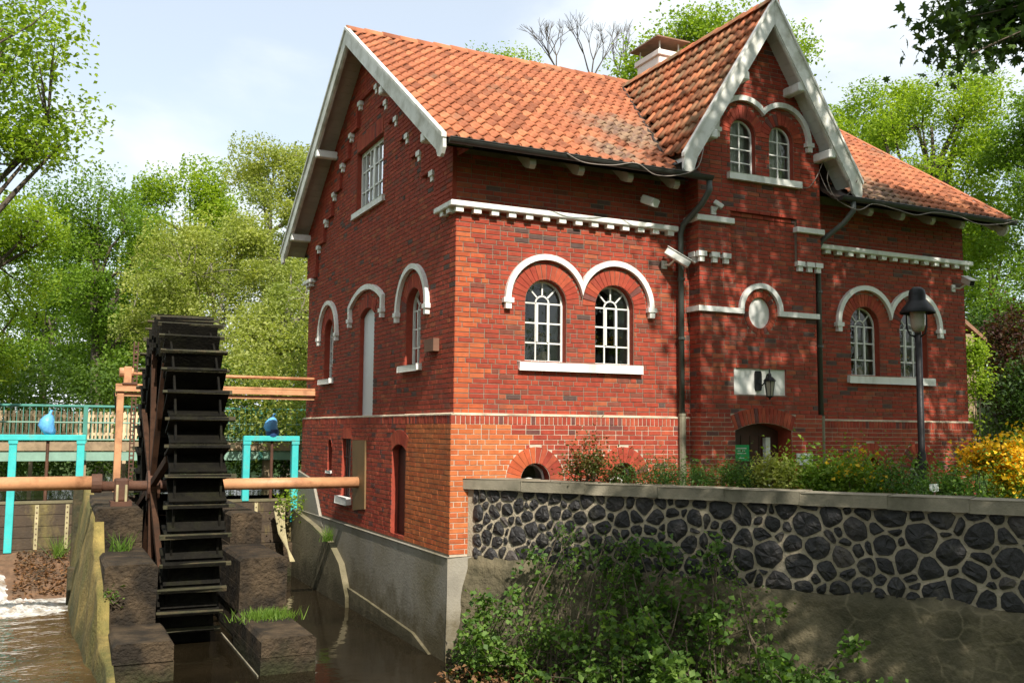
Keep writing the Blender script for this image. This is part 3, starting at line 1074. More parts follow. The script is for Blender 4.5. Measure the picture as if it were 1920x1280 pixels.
# reveals: brick outside, white plaster within
for fr, key, lst in ((front, 'wall_front', wf), (gable, 'wall_gable', wg), (headf, 'wall_bay', bw)):
    for o in lst:
        reveal(key, fr, o, -0.009, -0.16, 'brick')
        reveal(key, fr, o, -0.16, -0.58, 'plaster_white', 0.0, 0.0)
reveal('wall_gable', gable, gtop, -0.009, -0.35, 'brick')
reveal('wall_gable', gable, gdoor, -0.009, -0.30, 'brick')
reveal('wall_bay', pbay, bdoor, -0.009, -0.50, 'brick')
reveal('wall_bay', bayf, oval, -0.009, -0.07, 'brick')
reveal('wall_bay', bayf, panel, -0.009, -0.05, 'brick')
for o in cell:
    reveal('wall_front', pfront, o, -0.009, -0.22, 'brick')
    reveal('wall_front', pfront, o, -0.22, -0.6, 'plaster_white', 0, 0.06)
for o in (pdoor, pwin, psm):
    reveal('wall_gable', pgable, o, -0.009, -0.12, 'brick')
    reveal('wall_gable', pgable, o, -0.12, -0.36, 'door_shade_brown' if o is pdoor else 'brick')  # deep jamb of the gable doorway takes dark brown as its shade

WALLS = {}
for key in MORT:
    WALLS[key] = MORT[key].build('wall', mill, label={'wall_front': 'sunlit brick front wall with twin arched windows',
                                                        'wall_gable': 'shaded brick gable wall beside the water wheel',
                                                        'wall_bay': 'projecting brick entrance bay'}[key])


def piece_mesh(mb, fr, poly, d, col, mat='brick', depth=0.012, sh=0.003):
    n = len(poly)
    cu, cz = sum(p[0] for p in poly) / n, sum(p[1] for p in poly) / n
    inner = [(u - sh * (1 if u > cu else -1), z - sh * (1 if z > cz else -1)) for u, z in poly]
    vs = [fr(u, z, d) for u, z in inner] + [fr(u, z, d - depth) for u, z in poly]
    fs = [tuple(range(n))] + [(k, n + k, n + (k + 1) % n, (k + 1) % n) for k in range(n)]
    mb.add(vs, fs, mat, col)


def seen_size(pc):
    key, fr, poly, d, col = pc
    c = Vector(fr(sum(p[0] for p in poly) / len(poly), sum(p[1] for p in poly) / len(poly), d))
    w = c - CAMP
    if c.z < -0.98 and fr.N.y < -0.5:
        return 0
    if -w.normalized().dot(fr.N) <= 0:
        return 0
    a = (max(p[0] for p in poly) - min(p[0] for p in poly)) * (max(p[1] for p in poly) - min(p[1] for p in poly))
    return a * -w.normalized().dot(fr.N) / w.length_squared


order = sorted(range(len(PIECES)), key=lambda i: -seen_size(PIECES[i]))
single = set(order[:300])
JOIN = {k: MB() for k in WALLS}
for i, pc in enumerate(PIECES):
    key, fr, poly, d, col = pc
    if i in single:
        b = MB()
        piece_mesh(b, fr, poly, d, col)
        b.build('brick', WALLS[key])
    else:
        piece_mesh(JOIN[key], fr, poly, d, col)
for key, b in JOIN.items():
    b.build('brickwork', WALLS[key], kind='stuff')

# ------------------------------------------------------------------ string course, cornice, corbels
for x0, x1 in ((-PD, B0 - .02), (B1 + .02, L + PD)):
    b = MB()
    b.add([(x0, -PD - .004, -.024), (x1, -PD - .004, -.024), (x1, 0, .012), (x0, 0, .012), (x0, -PD - .004, -.004), (x1, -PD - .004, -.004)], [(0, 1, 5, 4), (4, 5, 2, 3)], 'mortar_string')
    b.build('string_course', mill)
b = MB()
b.add([(-PD - .004, -PD, -.024), (-PD - .004, D + PD, -.024), (-PD - .004, D + PD, -.004), (-PD - .004, -PD, -.004), (0, D + PD, .014), (0, -PD, .014)], [(0, 1, 2, 3), (3, 2, 4, 5)], 'mortar_string')
b.build('string_course', mill)

CP = 0.135


def boxpart(name, parent, lo, hi, mat, bv=0.01):
    b = MB()
    b.box(lo, hi, mat)
    o = b.build(name, parent)
    return bevel(o, bv) if bv else o


boxpart('cornice', mill, (-CP, -CP, HC - .09), (B0 - .30, 0.02, HC), 'white_paint', .012)
boxpart('cornice', mill, (-CP, 0.021, HC - .09), (0.02, 0.62, HC), 'white_paint', .012)
boxpart('cornice', mill, (B1 + .08, -CP, HC - .092), (L + CP, 0.02, HC - .002), 'white_paint', .012)
boxpart('cornice', mill, (-CP, D - .55, HC - .09), (0.02, D + CP, HC), 'white_paint', .012)
dent = MB()
dent.box((-.062, -.10, 3.055), (.062, 0.0, HC - .09), 'white_paint')
dm = dent.mesh('dentil')


def at_obj(name, me, parent, loc, rot=None):
    o = link(name, me, parent, loc)
    if rot:
        o.rotation_euler = rot
    return o


k = 0
x = 0.02
while x < B0 - .3:
    at_obj('dentil', dm, mill, (x, 0, 0))
    x += 0.297
x = B1 + .22
while x < L + .05:
    at_obj('dentil', dm, mill, (x, 0, 0))
    x += 0.283
for y in (.1, .37):
    at_obj('dentil', dm, mill, (0, y, 0), (0, 0, -math.pi / 2))
for y in (D - .12, D - .4):
    at_obj('dentil', dm, mill, (0, y, 0), (0, 0, -math.pi / 2))

cb = MB()
cb.box((-.085, -.085, -.085), (0, .085, 0), 'white_paint')
cb.box((-.062, -.05, -.175), (0, .05, -.085), 'white_paint')
cbm = cb.mesh('corbel_block')
for u, z in STEP_N[1:]:
    for v in (u, 2 * YC - u):
        at_obj('corbel_block', cbm, mill, (0, v, z))
for u in (4.33, 4.60, 4.84, 6.48, 6.70, 6.90):
    at_obj('corbel_block', cbm, mill, (u, BY, 2.79), (0, 0, math.pi / 2))
at_obj('corbel_block', cbm, mill, (B0, BY + .12, 2.79))
boxpart('ear_slab', mill, (HB0 - .06, BY - .125, 3.30), (4.98, BY, 3.40), 'white_paint')
boxpart('ear_slab', mill, (HB0 - .06, BY + .001, 3.30), (B0, -.02, 3.40), 'white_paint')
boxpart('ear_slab', mill, (6.36, BY - .125, 3.30), (HB1 + .05, BY, 3.40), 'white_paint')


def arcpts(uc, zc, ri, ro, a0, a1, n=18, lo=None, hi=None):
    """inner and outer rim of a band, its outer rim cut at lo / hi"""
    inn, out = [], []
    for k in range(n + 1):
        a = a0 + (a1 - a0) * k / n
        c, s = math.cos(a), math.sin(a)
        r = ro
        if hi is not None and c > 1e-6:
            r = min(r, max(ri, (hi - uc) / c))
        if lo is not None and c < -1e-6:
            r = min(r, max(ri, (lo - uc) / c))
        inn.append((uc + ri * c, zc + ri * s))
        out.append((uc + r * c, zc + r * s))
    return inn, out


def band(b, fr, inn, out, d0, d1, mat='white_paint'):
    n = len(inn)
    vs = [fr(*p, d1) for p in inn] + [fr(*p, d1) for p in out] + [fr(*p, d0) for p in inn] + [fr(*p, d0) for p in out]
    fs = []
    for k in range(n - 1):
        fs += [(k, k + 1, n + k + 1, n + k), (k, 2 * n + k, 2 * n + k + 1, k + 1), (n + k, n + k + 1, 3 * n + k + 1, 3 * n + k)]
    fs += [(0, n, 3 * n, 2 * n), (n - 1, 2 * n - 1, 4 * n - 1, 3 * n - 1)]
    b.add(vs, fs, mat)


def foot(b, fr, u, z):
    for (h, z0, z1, d) in ((.085, z - .075, z, .09), (.05, z - .17, z - .075, .075)):
        b.prism([(u - h, z0), (u + h, z0), (u + h, z1), (u - h, z1)], 'white_paint', fr, 0.0, d)


def twin_hood(fr, c0, c1, zc, ri, ro, d=.07):
    b = MB()
    mid = (c0 + c1) / 2
    ae = math.acos(min(1, (mid - c0) / ri))
    band(b, fr, *arcpts(c0, zc, ri, ro, math.pi, ae * .98, 20, hi=mid), 0, d)
    band(b, fr, *arcpts(c1, zc, ri, ro, 0, math.pi - ae * .98, 20, lo=mid), 0, d)
    rm = (ri + ro) / 2
    foot(b, fr, c0 - rm, zc)
    foot(b, fr, c1 + rm, zc)
    b.build('hood_mould', mill)


twin_hood(front, 1.56, 2.83, 1.80, .645, .735)
twin_hood(front, 8.36, 9.63, 1.80, .645, .735)
twin_hood(headf, 5.22, 6.08, 4.95, .56, .65)
for yc in (1.85, 7.22):
    b = MB()
    band(b, gable, *arcpts(yc, 1.76, .69, .78, 0, math.pi, 22), 0, .07)
    foot(b, gable, yc - .735, 1.78)
    foot(b, gable, yc + .735, 1.78)
    b.build('hood_mould', mill)
b = MB()
sg = Seg(4.47, 1.0, 0, 2.16, .27)
inn = [(4.47 - 1.0, 1.94)] + [(4.47 + sg.r * math.sin(-sg.a + 2 * sg.a * k / 12), sg.zc + sg.r * math.cos(-sg.a + 2 * sg.a * k / 12)) for k in range(13)] + [(4.47 + 1.0, 1.94)]
out = [(4.47 - 1.09, 1.94)] + [(4.47 + (sg.r + .10) * math.sin(-sg.a * 1.06 + 2.12 * sg.a * k / 12), sg.zc + (sg.r + .10) * math.cos(-sg.a * 1.06 + 2.12 * sg.a * k / 12)) for k in range(13)] + [(4.47 + 1.09, 1.94)]
band(b, gable, inn, out, 0, .07)
foot(b, gable, 4.47 - 1.045, 1.96)
foot(b, gable, 4.47 + 1.045, 1.96)
b.build('hood_mould', mill)
b = MB()                                              # band across the bay, looping over the oval
i2, o2 = arcpts(5.60, 1.86, .385, .475, math.pi, 0, 20)
band(b, bayf, i2, o2, 0, .06)
b.prism([(B0 - .06, 1.78), (5.215, 1.78), (5.215, 1.87), (B0 - .06, 1.87)], 'white_paint', bayf, 0, .055)
b.prism([(5.985, 1.78), (B1 + .03, 1.78), (B1 + .03, 1.87), (5.985, 1.87)], 'white_paint', bayf, 0, .055)
b.box((B0 - .06, BY, 1.78), (B0, 0, 1.87), 'white_paint')
b.build('band_mould', mill)
b = MB()
b.prism(oval.outline(), 'plaster_white', bayf, -.10, -.055)
b.build('oval_panel', mill)
b = MB()
b.prism(panel.outline(), 'white_paint', bayf, -.09, -.04)
b.build('blank_panel', mill)


def sill(fr, u0, u1, z, h=.12, d=.075, lip=True):
    b = MB()
    b.prism([(u0, z - h), (u1, z - h), (u1, z), (u0, z)], 'white_paint', fr, -.14, d)
    bevel(b.build('window_sill', mill), .008)


sill(front, 1.07, 3.33, .82, .13)
sill(front, 7.88, 10.10, .82, .13)
sill(gable, 1.38, 2.32, .82, .10, .10)
sill(gable, 6.76, 7.68, .82, .10, .10)
sill(gable, 3.5, 5.5, 4.10, .11, .06)
sill(headf, 4.86, 6.46, 4.20, .11, .09)
sill(pgable, 5.02, 5.85, -1.58, .14, .10)
sill(pgable, 6.48, 6.88, -1.12, .05, .03)


# ------------------------------------------------------------------ windows
def wbar(b, fr, p, q, w, d0, d1, mat='white_paint'):
    (u0, z0), (u1, z1) = p, q
    l = math.hypot(u1 - u0, z1 - z0)
    nx_, nz_ = -(z1 - z0) / l * w / 2, (u1 - u0) / l * w / 2
    b.prism([(u0 - nx_, z0 - nz_), (u1 - nx_, z1 - nz_), (u1 + nx_, z1 + nz_), (u0 + nx_, z0 + nz_)], mat, fr, d0, d1)


def pane(fr, poly, d, parent):
    b = MB()
    tri = tessellate_polygon([[Vector((u, z, 0)) for u, z in poly]])
    b.add([fr(u, z, d) for u, z in poly], [tuple(t) for t in tri], 'window_glass')
    b.build('pane', parent)


def arch_window(fr, o, d=-.13, fan=True):
    b = MB()
    n = 18
    inn, out = [], []
    hw = o.hw - .004
    pts_o = [(o.uc - hw, o.z0), (o.uc - hw, o.zs)] + [(o.uc - hw * math.cos(math.pi * k / n), o.zs + hw * math.sin(math.pi * k / n)) for k in range(1, n)] + [(o.uc + hw, o.zs), (o.uc + hw, o.z0)]
    h2 = hw - .032
    pts_i = [(o.uc - h2, o.z0), (o.uc - h2, o.zs)] + [(o.uc - h2 * math.cos(math.pi * k / n), o.zs + h2 * math.sin(math.pi * k / n)) for k in range(1, n)] + [(o.uc + h2, o.zs), (o.uc + h2, o.z0)]
    band(b, fr, pts_i, pts_o, d - .05, d)
    wbar(b, fr, (o.uc - hw, o.z0 + .02), (o.uc + hw, o.z0 + .02), .04, d - .05, d + .003)
    win = b.build('window', mill)
    g = MB()
    rows = 3
    zr = [o.z0 + (o.zs - o.z0) * k / rows for k in range(rows + 1)]
    w3 = hw / 3.05
    if fan:
        for s in (-1, 1):
            wbar(g, fr, (o.uc + s * w3, o.z0), (o.uc + s * w3, o.zs), .024, d - .038, d - .006)
        for z in zr[1:]:
            wbar(g, fr, (o.uc - h2, z), (o.uc + h2, z), .024, d - .036, d - .008)
        i3, o3 = arcpts(o.uc, o.zs, w3 - .012, w3 + .012, 0, math.pi, 12)
        band(g, fr, i3, o3, d - .036, d - .008)
        for a in (math.pi * .25, math.pi * .5, math.pi * .75):
            wbar(g, fr, (o.uc + w3 * math.cos(a), o.zs + w3 * math.sin(a)), (o.uc + h2 * math.cos(a), o.zs + h2 * math.sin(a)), .024, d - .036, d - .008)
        wbar(g, fr, (o.uc - w3 + .02, zr[1] + .02), (o.uc - w3 + .02, o.zs), .035, d - .03, d + .012)      # hinged casement
        wbar(g, fr, (o.uc + w3 - .02, zr[1] + .02), (o.uc + w3 - .02, o.zs), .035, d - .03, d + .012)
        us = [o.uc - h2, o.uc - w3, o.uc + w3, o.uc + h2]
    else:
        wbar(g, fr, (o.uc, o.z0), (o.uc, o.zs + h2), .028, d - .04, d - .006)
        for z in zr[1:]:
            wbar(g, fr, (o.uc - h2, z), (o.uc + h2, z), .022, d - .036, d - .008)
        us = [o.uc - h2, o.uc, o.uc + h2]
    g.build('glazing_bars', win)
    for i in range(len(us) - 1):
        for j in range(rows):
            pane(fr, [(us[i], zr[j]), (us[i + 1], zr[j]), (us[i + 1], zr[j + 1]), (us[i], zr[j + 1])], d - .022, win)
    pane(fr, [(o.uc + h2 * math.cos(math.pi * k / n), o.zs + h2 * math.sin(math.pi * k / n)) for k in range(n + 1)], d - .022, win)
    return win


for o in wf:
    arch_window(front, o)
for o in wg:
    arch_window(gable, o)
for o in bw:
    w = arch_window(headf, o, -.10, False)
    b = MB()                                                # pale curtains behind the upper panes
    for s, (a0, a1) in ((-1, (-.25, .02)), (1, (.06, .16))):
        n = 14
        vs, fs = [], []
        for k in range(n + 1):
            u = o.uc + a0 + (a1 - a0) * k / n
            dd = -.20 + .015 * math.sin(k * 1.9)
            zt = o.zs + math.sqrt(max(.001, .26 ** 2 - (u - o.uc) ** 2))
            vs += [headf(u + .01 * math.sin(k), o.z0 + .02, dd), headf(u, zt, dd)]
        for k in range(n):
            fs.append((2 * k, 2 * k + 2, 2 * k + 3, 2 * k + 1))
        b.add(vs, fs, 'plaster_white')
    b.build('curtain', w)


def rect_window(fr, o, d, cols, rows, mat='white_paint', lights=2, fw=.07):
    b = MB()
    for p, q in (((o.u0, o.z0), (o.u0, o.z1)), ((o.u1, o.z0), (o.u1, o.z1))):
        s = fw / 2 if p[0] == o.u0 else -fw / 2
        wbar(b, fr, (p[0] + s, p[1]), (q[0] + s, q[1]), fw, d - .06, d)
    for z in (o.z0 + fw / 2, o.z1 - fw / 2):
        wbar(b, fr, (o.u0 + fw, z), (o.u1 - fw, z), fw, d - .06, d)
    for k in range(1, lights):
        u = o.u0 + (o.u1 - o.u0) * k / lights
        wbar(b, fr, (u, o.z0), (u, o.z1), fw * 1.5, d - .06, d + .004)
    win = b.build('window', mill)
    g = MB()
    us = [o.u0 + (o.u1 - o.u0) * k / cols for k in range(cols + 1)]
    zs = [o.z0 + (o.z1 - o.z0) * k / rows for k in range(rows + 1)]
    for u in us[1:-1]:
        wbar(g, fr, (u, o.z0), (u, o.z1), .035, d - .05, d - .004, mat)
    for z in zs[1:-1]:
        wbar(g, fr, (o.u0, z), (o.u1, z), .03, d - .048, d - .006, mat)
    g.build('glazing_bars', win)
    for i in range(cols):
        for j in range(rows):
            pane(fr, [(us[i], zs[j]), (us[i + 1], zs[j]), (us[i + 1], zs[j + 1]), (us[i], zs[j + 1])], d - .03, win)
    return win


rect_window(gable, gtop, -.10, 6, 3, fw=.08)
rect_window(pgable, pwin, -.16, 2, 1, fw=.06)
b = MB()
for z in (-.8, -1.2):
    wbar(b, pgable, (pwin.u0, z), (pwin.u1, z), .02, -.06, -.04, 'rust')
for u in (5.3, 5.44, 5.58):
    wbar(b, pgable, (u, pwin.z0), (u, pwin.z1), .02, -.065, -.045, 'gutter')
b.build('window_grille', mill)
b = MB()
b.prism(psm.outline(-.005), 'inside_dark', pgable, -.30, -.28)
wbar(b, pgable, (6.63, -1.1), (6.63, -.6), .05, -.25, -.2)
b.build('narrow_window', mill)
for o in cell:
    b = MB()
    w2 = o.hw - .01
    band(b, pfront, [(o.uc - (w2 - .03) * math.cos(math.pi * k / 14), o.zs + (w2 - .03) * math.sin(math.pi * k / 14)) for k in range(15)],
         [(o.uc - w2 * math.cos(math.pi * k / 14), o.zs + w2 * math.sin(math.pi * k / 14)) for k in range(15)], -.20, -.17)
    i3, o3 = arcpts(o.uc - .03, o.zs - .12, .11, .145, 0, math.pi, 10)
    band(b, pfront, i3, o3, -.19, -.17)
    w = b.build('cellar_window', mill)
    pane(pfront, o.outline(-.01), -.20, w)
b = MB()
b.prism(gdoor.outline(-.006), 'door_white', gable, -.16, -.09)
dr = b.build('loading_door', mill)
b = MB()
b.prism(bdoor.outline(-.006), 'door_shade_brown', pbay, -.42, -.36)
dr = b.build('entrance_door', mill)
b = MB()
for k in range(1, 6):
    wbar(b, pbay, (4.995 + .2 * k, -2.08), (4.995 + .2 * k, -.3), .02, -.36, -.35, 'dark_timber')
b.build('door_boards', dr)
b = MB()
b.prism([(5.22, -.74), (5.56, -.74), (5.56, -.46), (5.22, -.46)], 'sign_green', pbay, -.355, -.34)
sgn = b.build('notice_board', dr, label='bright green notice on the dark entrance door')
b = MB()
for k, (z, w, h) in enumerate(((-.51, .22, .02), (-.555, .16, .014), (-.60, .2, .014), (-.68, .12, .012))):
    b.prism([(5.39 - w / 2, z - h), (5.39 + w / 2, z - h), (5.39 + w / 2, z), (5.39 - w / 2, z)], 'sign_white', pbay, -.3395, -.337)
b.build('notice_print', sgn)
b = MB()
b.prism([(5.86, -2.08), (5.96, -2.08), (5.96, -.33), (5.86, -.33)], 'white_paint', pbay, -.34, -.26)
b.build('door_post', mill)
b = MB()
b.prism(pdoor.outline(-.004), 'door_shade_brown', pgable, -.16, -.13)  # dark panel stands for the shade in the bricked-up doorway
b.build('shaded_recess', mill)
b = MB()
b.prism([(6.31, -.80), (6.67, -.80), (6.67, -.60), (6.31, -.60)], 'sign_white', pbay, 0.002, .02)
pl = b.build('wall_plaque', mill)
b = MB()
b.prism([(6.33, -.70), (6.65, -.685), (6.65, -.665), (6.33, -.68)], 'sign_green', pbay, .0205, .022)
b.build('plaque_print', pl)
b = MB()
b.prism([(4.05, -1.72), (4.80, -1.80), (4.92, -.46), (4.10, -.45)], 'bronze_plate', pgable, 0.003, .035)
b.build('bearing_plate', mill)
b = MB()
b.prism([(.62, .98), (1.02, .98), (1.02, 1.18), (.62, 1.18)], 'brown_block', gable, 0, .10)
b.build('timber_block', mill)
# inside: a floor that closes the rooms off, so windows look into dark rooms
b = MB()
b.box((.3, .65, .35), (L - .3, D - .3, .40), 'inside_dark')
b.box((.3, .65, 3.1), (L - .3, D - .3, 3.15), 'inside_dark')
b.box((.32, 3.3, .4), (L - .3, 3.4, 3.1), 'inside_dark')
b.build('inner_floor', mill)

# things on the window sills
def flowers(name, c, mat, n, h, r, parent=None, leaf='leaf_mid', fs=.06):
    P = np.array([[c[0] + random.gauss(0, r), c[1] + random.gauss(0, r * .5), c[2] + h * random.uniform(.7, 1.15)] for _ in range(n)])
    me = leafmesh(name, P, fs, mat, aspect=.9)
    return me


def potted(loc, label, dark, fl):
    x, y, z = loc
    p = empty('potted_plant', loc, label, 'potted plant')
    b = MB()
    prof = [(.0, 0), (.055, 0), (.085, .07), (.09, .13), (.06, .17), (.075, .19), (.06, .19)]
    b.lathe(loc, prof, 'vase_dark' if dark else 'terracotta', 14)
    b.build('pot', p, smooth=True)
    if not dark:
        hb = MB()
        for s in (-1, 1):
            hb.tube([(x + s * .085, y, z + .13), (x + s * .125, y, z + .12), (x + s * .12, y, z + .07), (x + s * .08, y, z + .06)], .009, 'terracotta', 6)
        hb.build('handle', p)
    P = np.array([[x + random.gauss(0, .06), y + random.gauss(0, .03), z + random.uniform(.18, .40)] for _ in range(40)])
    link('foliage', leafmesh('foliage', P, .10, 'leaf_mid', up=.1, aspect=.3), p)
    if fl:
        P = np.array([[x + random.gauss(0, .07), y + random.gauss(0, .03), z + random.uniform(.3, .5)] for _ in range(34)])
        link('blossoms', leafmesh('blossoms', P, .07, 'flower_yellow', aspect=.9), p, kind='stuff')
    b = MB()
    for _ in range(7):
        b.tube([(x, y, z + .16), (x + random.gauss(0, .04), y, z + .3), (x + random.gauss(0, .07), y, z + .42)], .004, 'twig', 4)
    b.build('stem', p)


potted((1.66, .27, .82), 'yellow daffodils in a pale two-handled pot behind the leftmost front window', False, True)
potted((1.32, .27, .82), 'dark round pot with green shoots left of the two-handled pot', True, False)
potted((2.66, .27, .82), 'dark vase with yellow flowers at the left side of the second front window', True, True)
potted((2.92, .27, .82), 'dark vase with yellow flowers at the middle of the second front window', True, True)
potted((8.42, .27, .82), 'pot with pale plant behind the third ground floor window from the left', False, False)
potted((9.66, .27, .82), 'pot with yellow blooms behind the window nearest the right corner', False, True)

# ------------------------------------------------------------------ roofs
ANG = math.atan(SLOPE)
TW, TE = 0.20, 0.335                         # cover width and exposed length of a pantile


def tile_mesh(mat):
    n = 8
    prof = []
    for k in range(n + 1):
        t = k / n
        # shallow trough rising into a roll at one side
        h = 0.026 * math.cos(2 * math.pi * (t - 0.78)) + 0.010 * math.cos(4 * math.pi * (t - 0.78))
        prof.append((t * (TW + .026) - .013, h))
    vs = []
    for y, dz in ((-.012, .044), (TE * .5, .022), (TE + .05, -.006)):
        vs += [(u, y, h + dz) for u, h in prof]
    vs += [(u, -.010, h + .044 - .024) for u, h in prof]
    m = n + 1
    fs = []
    for r_ in range(2):
        fs += [(r_ * m + k, r_ * m + k + 1, (r_ + 1) * m + k + 1, (r_ + 1) * m + k) for k in range(n)]
    fs += [(k + 1, k, 3 * m + k, 3 * m + k + 1) for k in range(n)]
    return vs, fs


TV, TF = tile_mesh('tile')
roof = empty('roof', (L / 2, YC, APEX))
roof.parent = mill
roof.location = Vector((L / 2, YC, APEX)) - WL[mill.name]
roof['label'] = 'orange pantile roof over the main block'
broof = empty('roof', (BC, 1.5, DAP))
broof.parent = mill
broof.location = Vector((BC, 1.5, DAP)) - WL[mill.name]
broof['label'] = 'steep brown pantile roof over the entrance bay'

SL = math.hypot(1, SLOPE)
fx, fy, fz = Vector((1, 0, 0)), Vector((0, 1 / SL, SLOPE / SL)), Vector((0, -SLOPE / SL, 1 / SL))
rows = int((YC - EAVE_Y) * SL / TE) + 1
TE_R = (YC - EAVE_Y) * SL / rows
ALLT = []                                    # (matrix, roof)
ZE = roof_z(EAVE_Y)


def jig(m):
    return m @ Matrix.Translation((random.uniform(-.004, .004), random.uniform(-.008, .008), random.uniform(-.003, .004))) @ Matrix.Rotation(random.uniform(-.012, .012), 4, 'Z')


def rot(x, y, z):
    return Matrix((x, y, z)).transposed().to_4x4()


ncol = int((XV1 - XV0 - .08) / TW)
for j in range(rows):
    for i in range(ncol):
        o = Vector((XV0 + .06 + i * TW, EAVE_Y, ZE)) + fy * (j * TE_R)
        c = o + fy * (TE_R * .6) + fx * TW / 2
        if c.z < bay_z(c.x) - .06 and c.y > DY:      # under the bay roof
            continue
        ALLT.append((jig(Matrix.Translation(o) @ rot(fx, fy, fz)), 0))
bx, by, bz = Vector((-1, 0, 0)), Vector((0, -1 / SL, SLOPE / SL)), Vector((0, SLOPE / SL, 1 / SL))
for j in range(rows):                         # rear slope
    for i in range(ncol):
        o = Vector((XV1 - .06 - i * TW, 2 * YC - EAVE_Y, ZE)) + by * (j * TE_R)
        ALLT.append((jig(Matrix.Translation(o) @ rot(bx, by, bz)), 0))
DL = math.hypot(1, DSL)
DHW = 1.86
drows = int(DHW * DL / TE)
TE_D = DHW * DL / drows
for s in (-1, 1):
    dy = Vector((-s / DL, 0, DSL / DL))
    dz = Vector((s * DSL / DL, 0, 1 / DL))
    dx = dy.cross(dz)
    for j in range(drows):
        for i in range(27):
            yy = (DY + .07 + i * TW) if s < 0 else (DY + .07 + (i + 1) * TW)
            if s < 0:
                yy += TW
            o = Vector((BC + s * DHW, yy, DAP - DSL * DHW)) + dy * (j * TE_D)
            if s > 0:
                o.y -= TW
            c = o + dy * (TE_D * .5) + dx * TW / 2
            if c.z < roof_z(c.y) - .03:
                continue
            ALLT.append((jig(Matrix.Translation(o) @ rot(dx, dy, dz)), 1))


def tile_seen(t):
    m, k = t
    p = m.translation
    w = p - CAMP
    n = m.to_3x3() @ Vector((0, 0, 1))
    c = -w.normalized().dot(n)
    return c / w.length_squared if c > 0 else 0


order = sorted(range(len(ALLT)), key=lambda i: -tile_seen(ALLT[i]))
pick = set(order[:300])
tm = []
for mat in ('tile', 'tile_old'):
    me = bpy.data.meshes.new('roof_tile')
    me.from_pydata(TV, [], TF)
    me.materials.append(MATS[mat])
    me.polygons.foreach_set('use_smooth', [True] * len(me.polygons))
    tm.append(me)
TVn = np.array([(*v, 1.0) for v in TV])
big = [[], []]
for i, (m, k) in enumerate(ALLT):
    if i in pick:
        o = bpy.data.objects.new('roof_tile', tm[k])
        COL.objects.link(o)
        o.parent = (roof, broof)[k]
        m2 = m.copy()
        m2.translation = m.translation - WL[(roof, broof)[k].name]
        o.matrix_basis = m2
    else:
        big[k].append((TVn @ np.array(m).T)[:, :3])
TFn = np.array(TF)
for k in (0, 1):
    if not big[k]:
        continue
    V = np.concatenate(big[k])
    Fq = np.concatenate([TFn + q * len(TV) for q in range(len(big[k]))])
    me = nmesh('roof_tiles', V, Fq, ('tile', 'tile_old')[k])
    me.polygons.foreach_set('use_smooth', [True] * len(me.polygons))
    link('roof_tiles', me, (roof, broof)[k], kind='stuff')
# underlay below the tiles (closes the roof), dark boards at the eaves
t = .10
for s in (0, 1):
    ye = EAVE_Y + .05 if s == 0 else 2 * YC - EAVE_Y - .05
    for x0, x1, y0 in (((XV0 + .05, B0 - .1, ye), (B0 - .1, B1 + .12, .12), (B1 + .12, XV1 - .05, ye)) if s == 0 else ((XV0 + .05, XV1 - .05, ye),)):
        vs = [(x0, y0, roof_z(y0) - t), (x1, y0, roof_z(y0) - t), (x1, YC, APEX - t), (x0, YC, APEX - t)]
        vs += [(x, y, z + .05) for x, y, z in vs]
        b = MB()
        b.add(vs, [(0, 1, 2, 3), (4, 5, 6, 7), (0, 1, 5, 4), (1, 2, 6, 5), (3, 0, 4, 7)], 'dark_timber')
        b.build('underlay', roof)
b = MB()
for s in (-1, 1):
    xe = BC + s * (DHW - .04)
    vs = [(xe, DY + .03, bay_z(xe) - t), (xe, 4.2, bay_z(xe) - t), (BC, 4.2, DAP - t), (BC, DY + .03, DAP - t)]
    vs += [(x, y, z + .05) for x, y, z in vs]
    b.add(vs, [(0, 1, 2, 3), (4, 5, 6, 7), (0, 1, 5, 4), (1, 2, 6, 5), (3, 0, 4, 7)], 'dark_timber')
b.build('underlay', broof)


def ridge(a, c, parent, mat):
    a, c = Vector(a), Vector(c)
    n = int((c - a).length / .36)
    d = (c - a) / n
    b0 = MB()
    l = d.length
    pts = [(-.115, -.06), (-.10, 0), (-.06, .045), (0, .062), (.06, .045), (.10, 0), (.115, -.06)]
    vs = [(x, -.02, z + .018) for x, z in pts] + [(x, l + .03, z) for x, z in pts] + [(x * .9, -.02, z - .004) for x, z in pts]
    fs = [(k, k + 1, 8 + k, 7 + k) for k in range(6)] + [(k + 1, k, 14 + k, 15 + k) for k in range(6)]
    b0.add(vs, fs, mat)
    me = b0.mesh('ridge_tile', True)
    dd = d.normalized()
    up = Vector((0, 0, 1))
    xx = dd.cross(up).normalized()
    zz = xx.cross(dd)
    for k in range(n):
        o = bpy.data.objects.new('ridge_tile', me)
        COL.objects.link(o)
        o.parent = parent
        m = rot(xx, dd, zz)
        m.translation = a + d * k - WL[parent.name] + Vector((0, 0, random.uniform(-.006, .006)))
        o.matrix_basis = m


ridge((XV0 + .02, YC, APEX + .02), (XV1, YC, APEX + .02), roof, 'tile')
ridge((BC, DY + .02, DAP + .035), (BC, YC - (APEX - DAP) / SLOPE + .1, DAP + .035), broof, 'tile_old')
# verge tiles on the far gable edge, lead valleys
b = MB()
vs = []
b.bar((XV1 - .03, EAVE_Y, ZE + .05), (XV1 - .03, YC, APEX + .05), .14, .05, 'tile', up=fz)
b.build('verge', roof)
b = MB()
for s in (-1, 1):
    def vpt(z):
        return Vector((BC + s * (DAP - z) / DSL, YC - (APEX - z) / SLOPE, z + .03))
    p0, p1 = vpt(4.45), vpt(DAP - .02)
    dv = (p1 - p0).normalized()
    upv = Vector((-s * .45, -.5, 1)).normalized()
    b.bar(p0, p1, .16, .02, 'gutter', up=upv)
b.build('valley', broof)

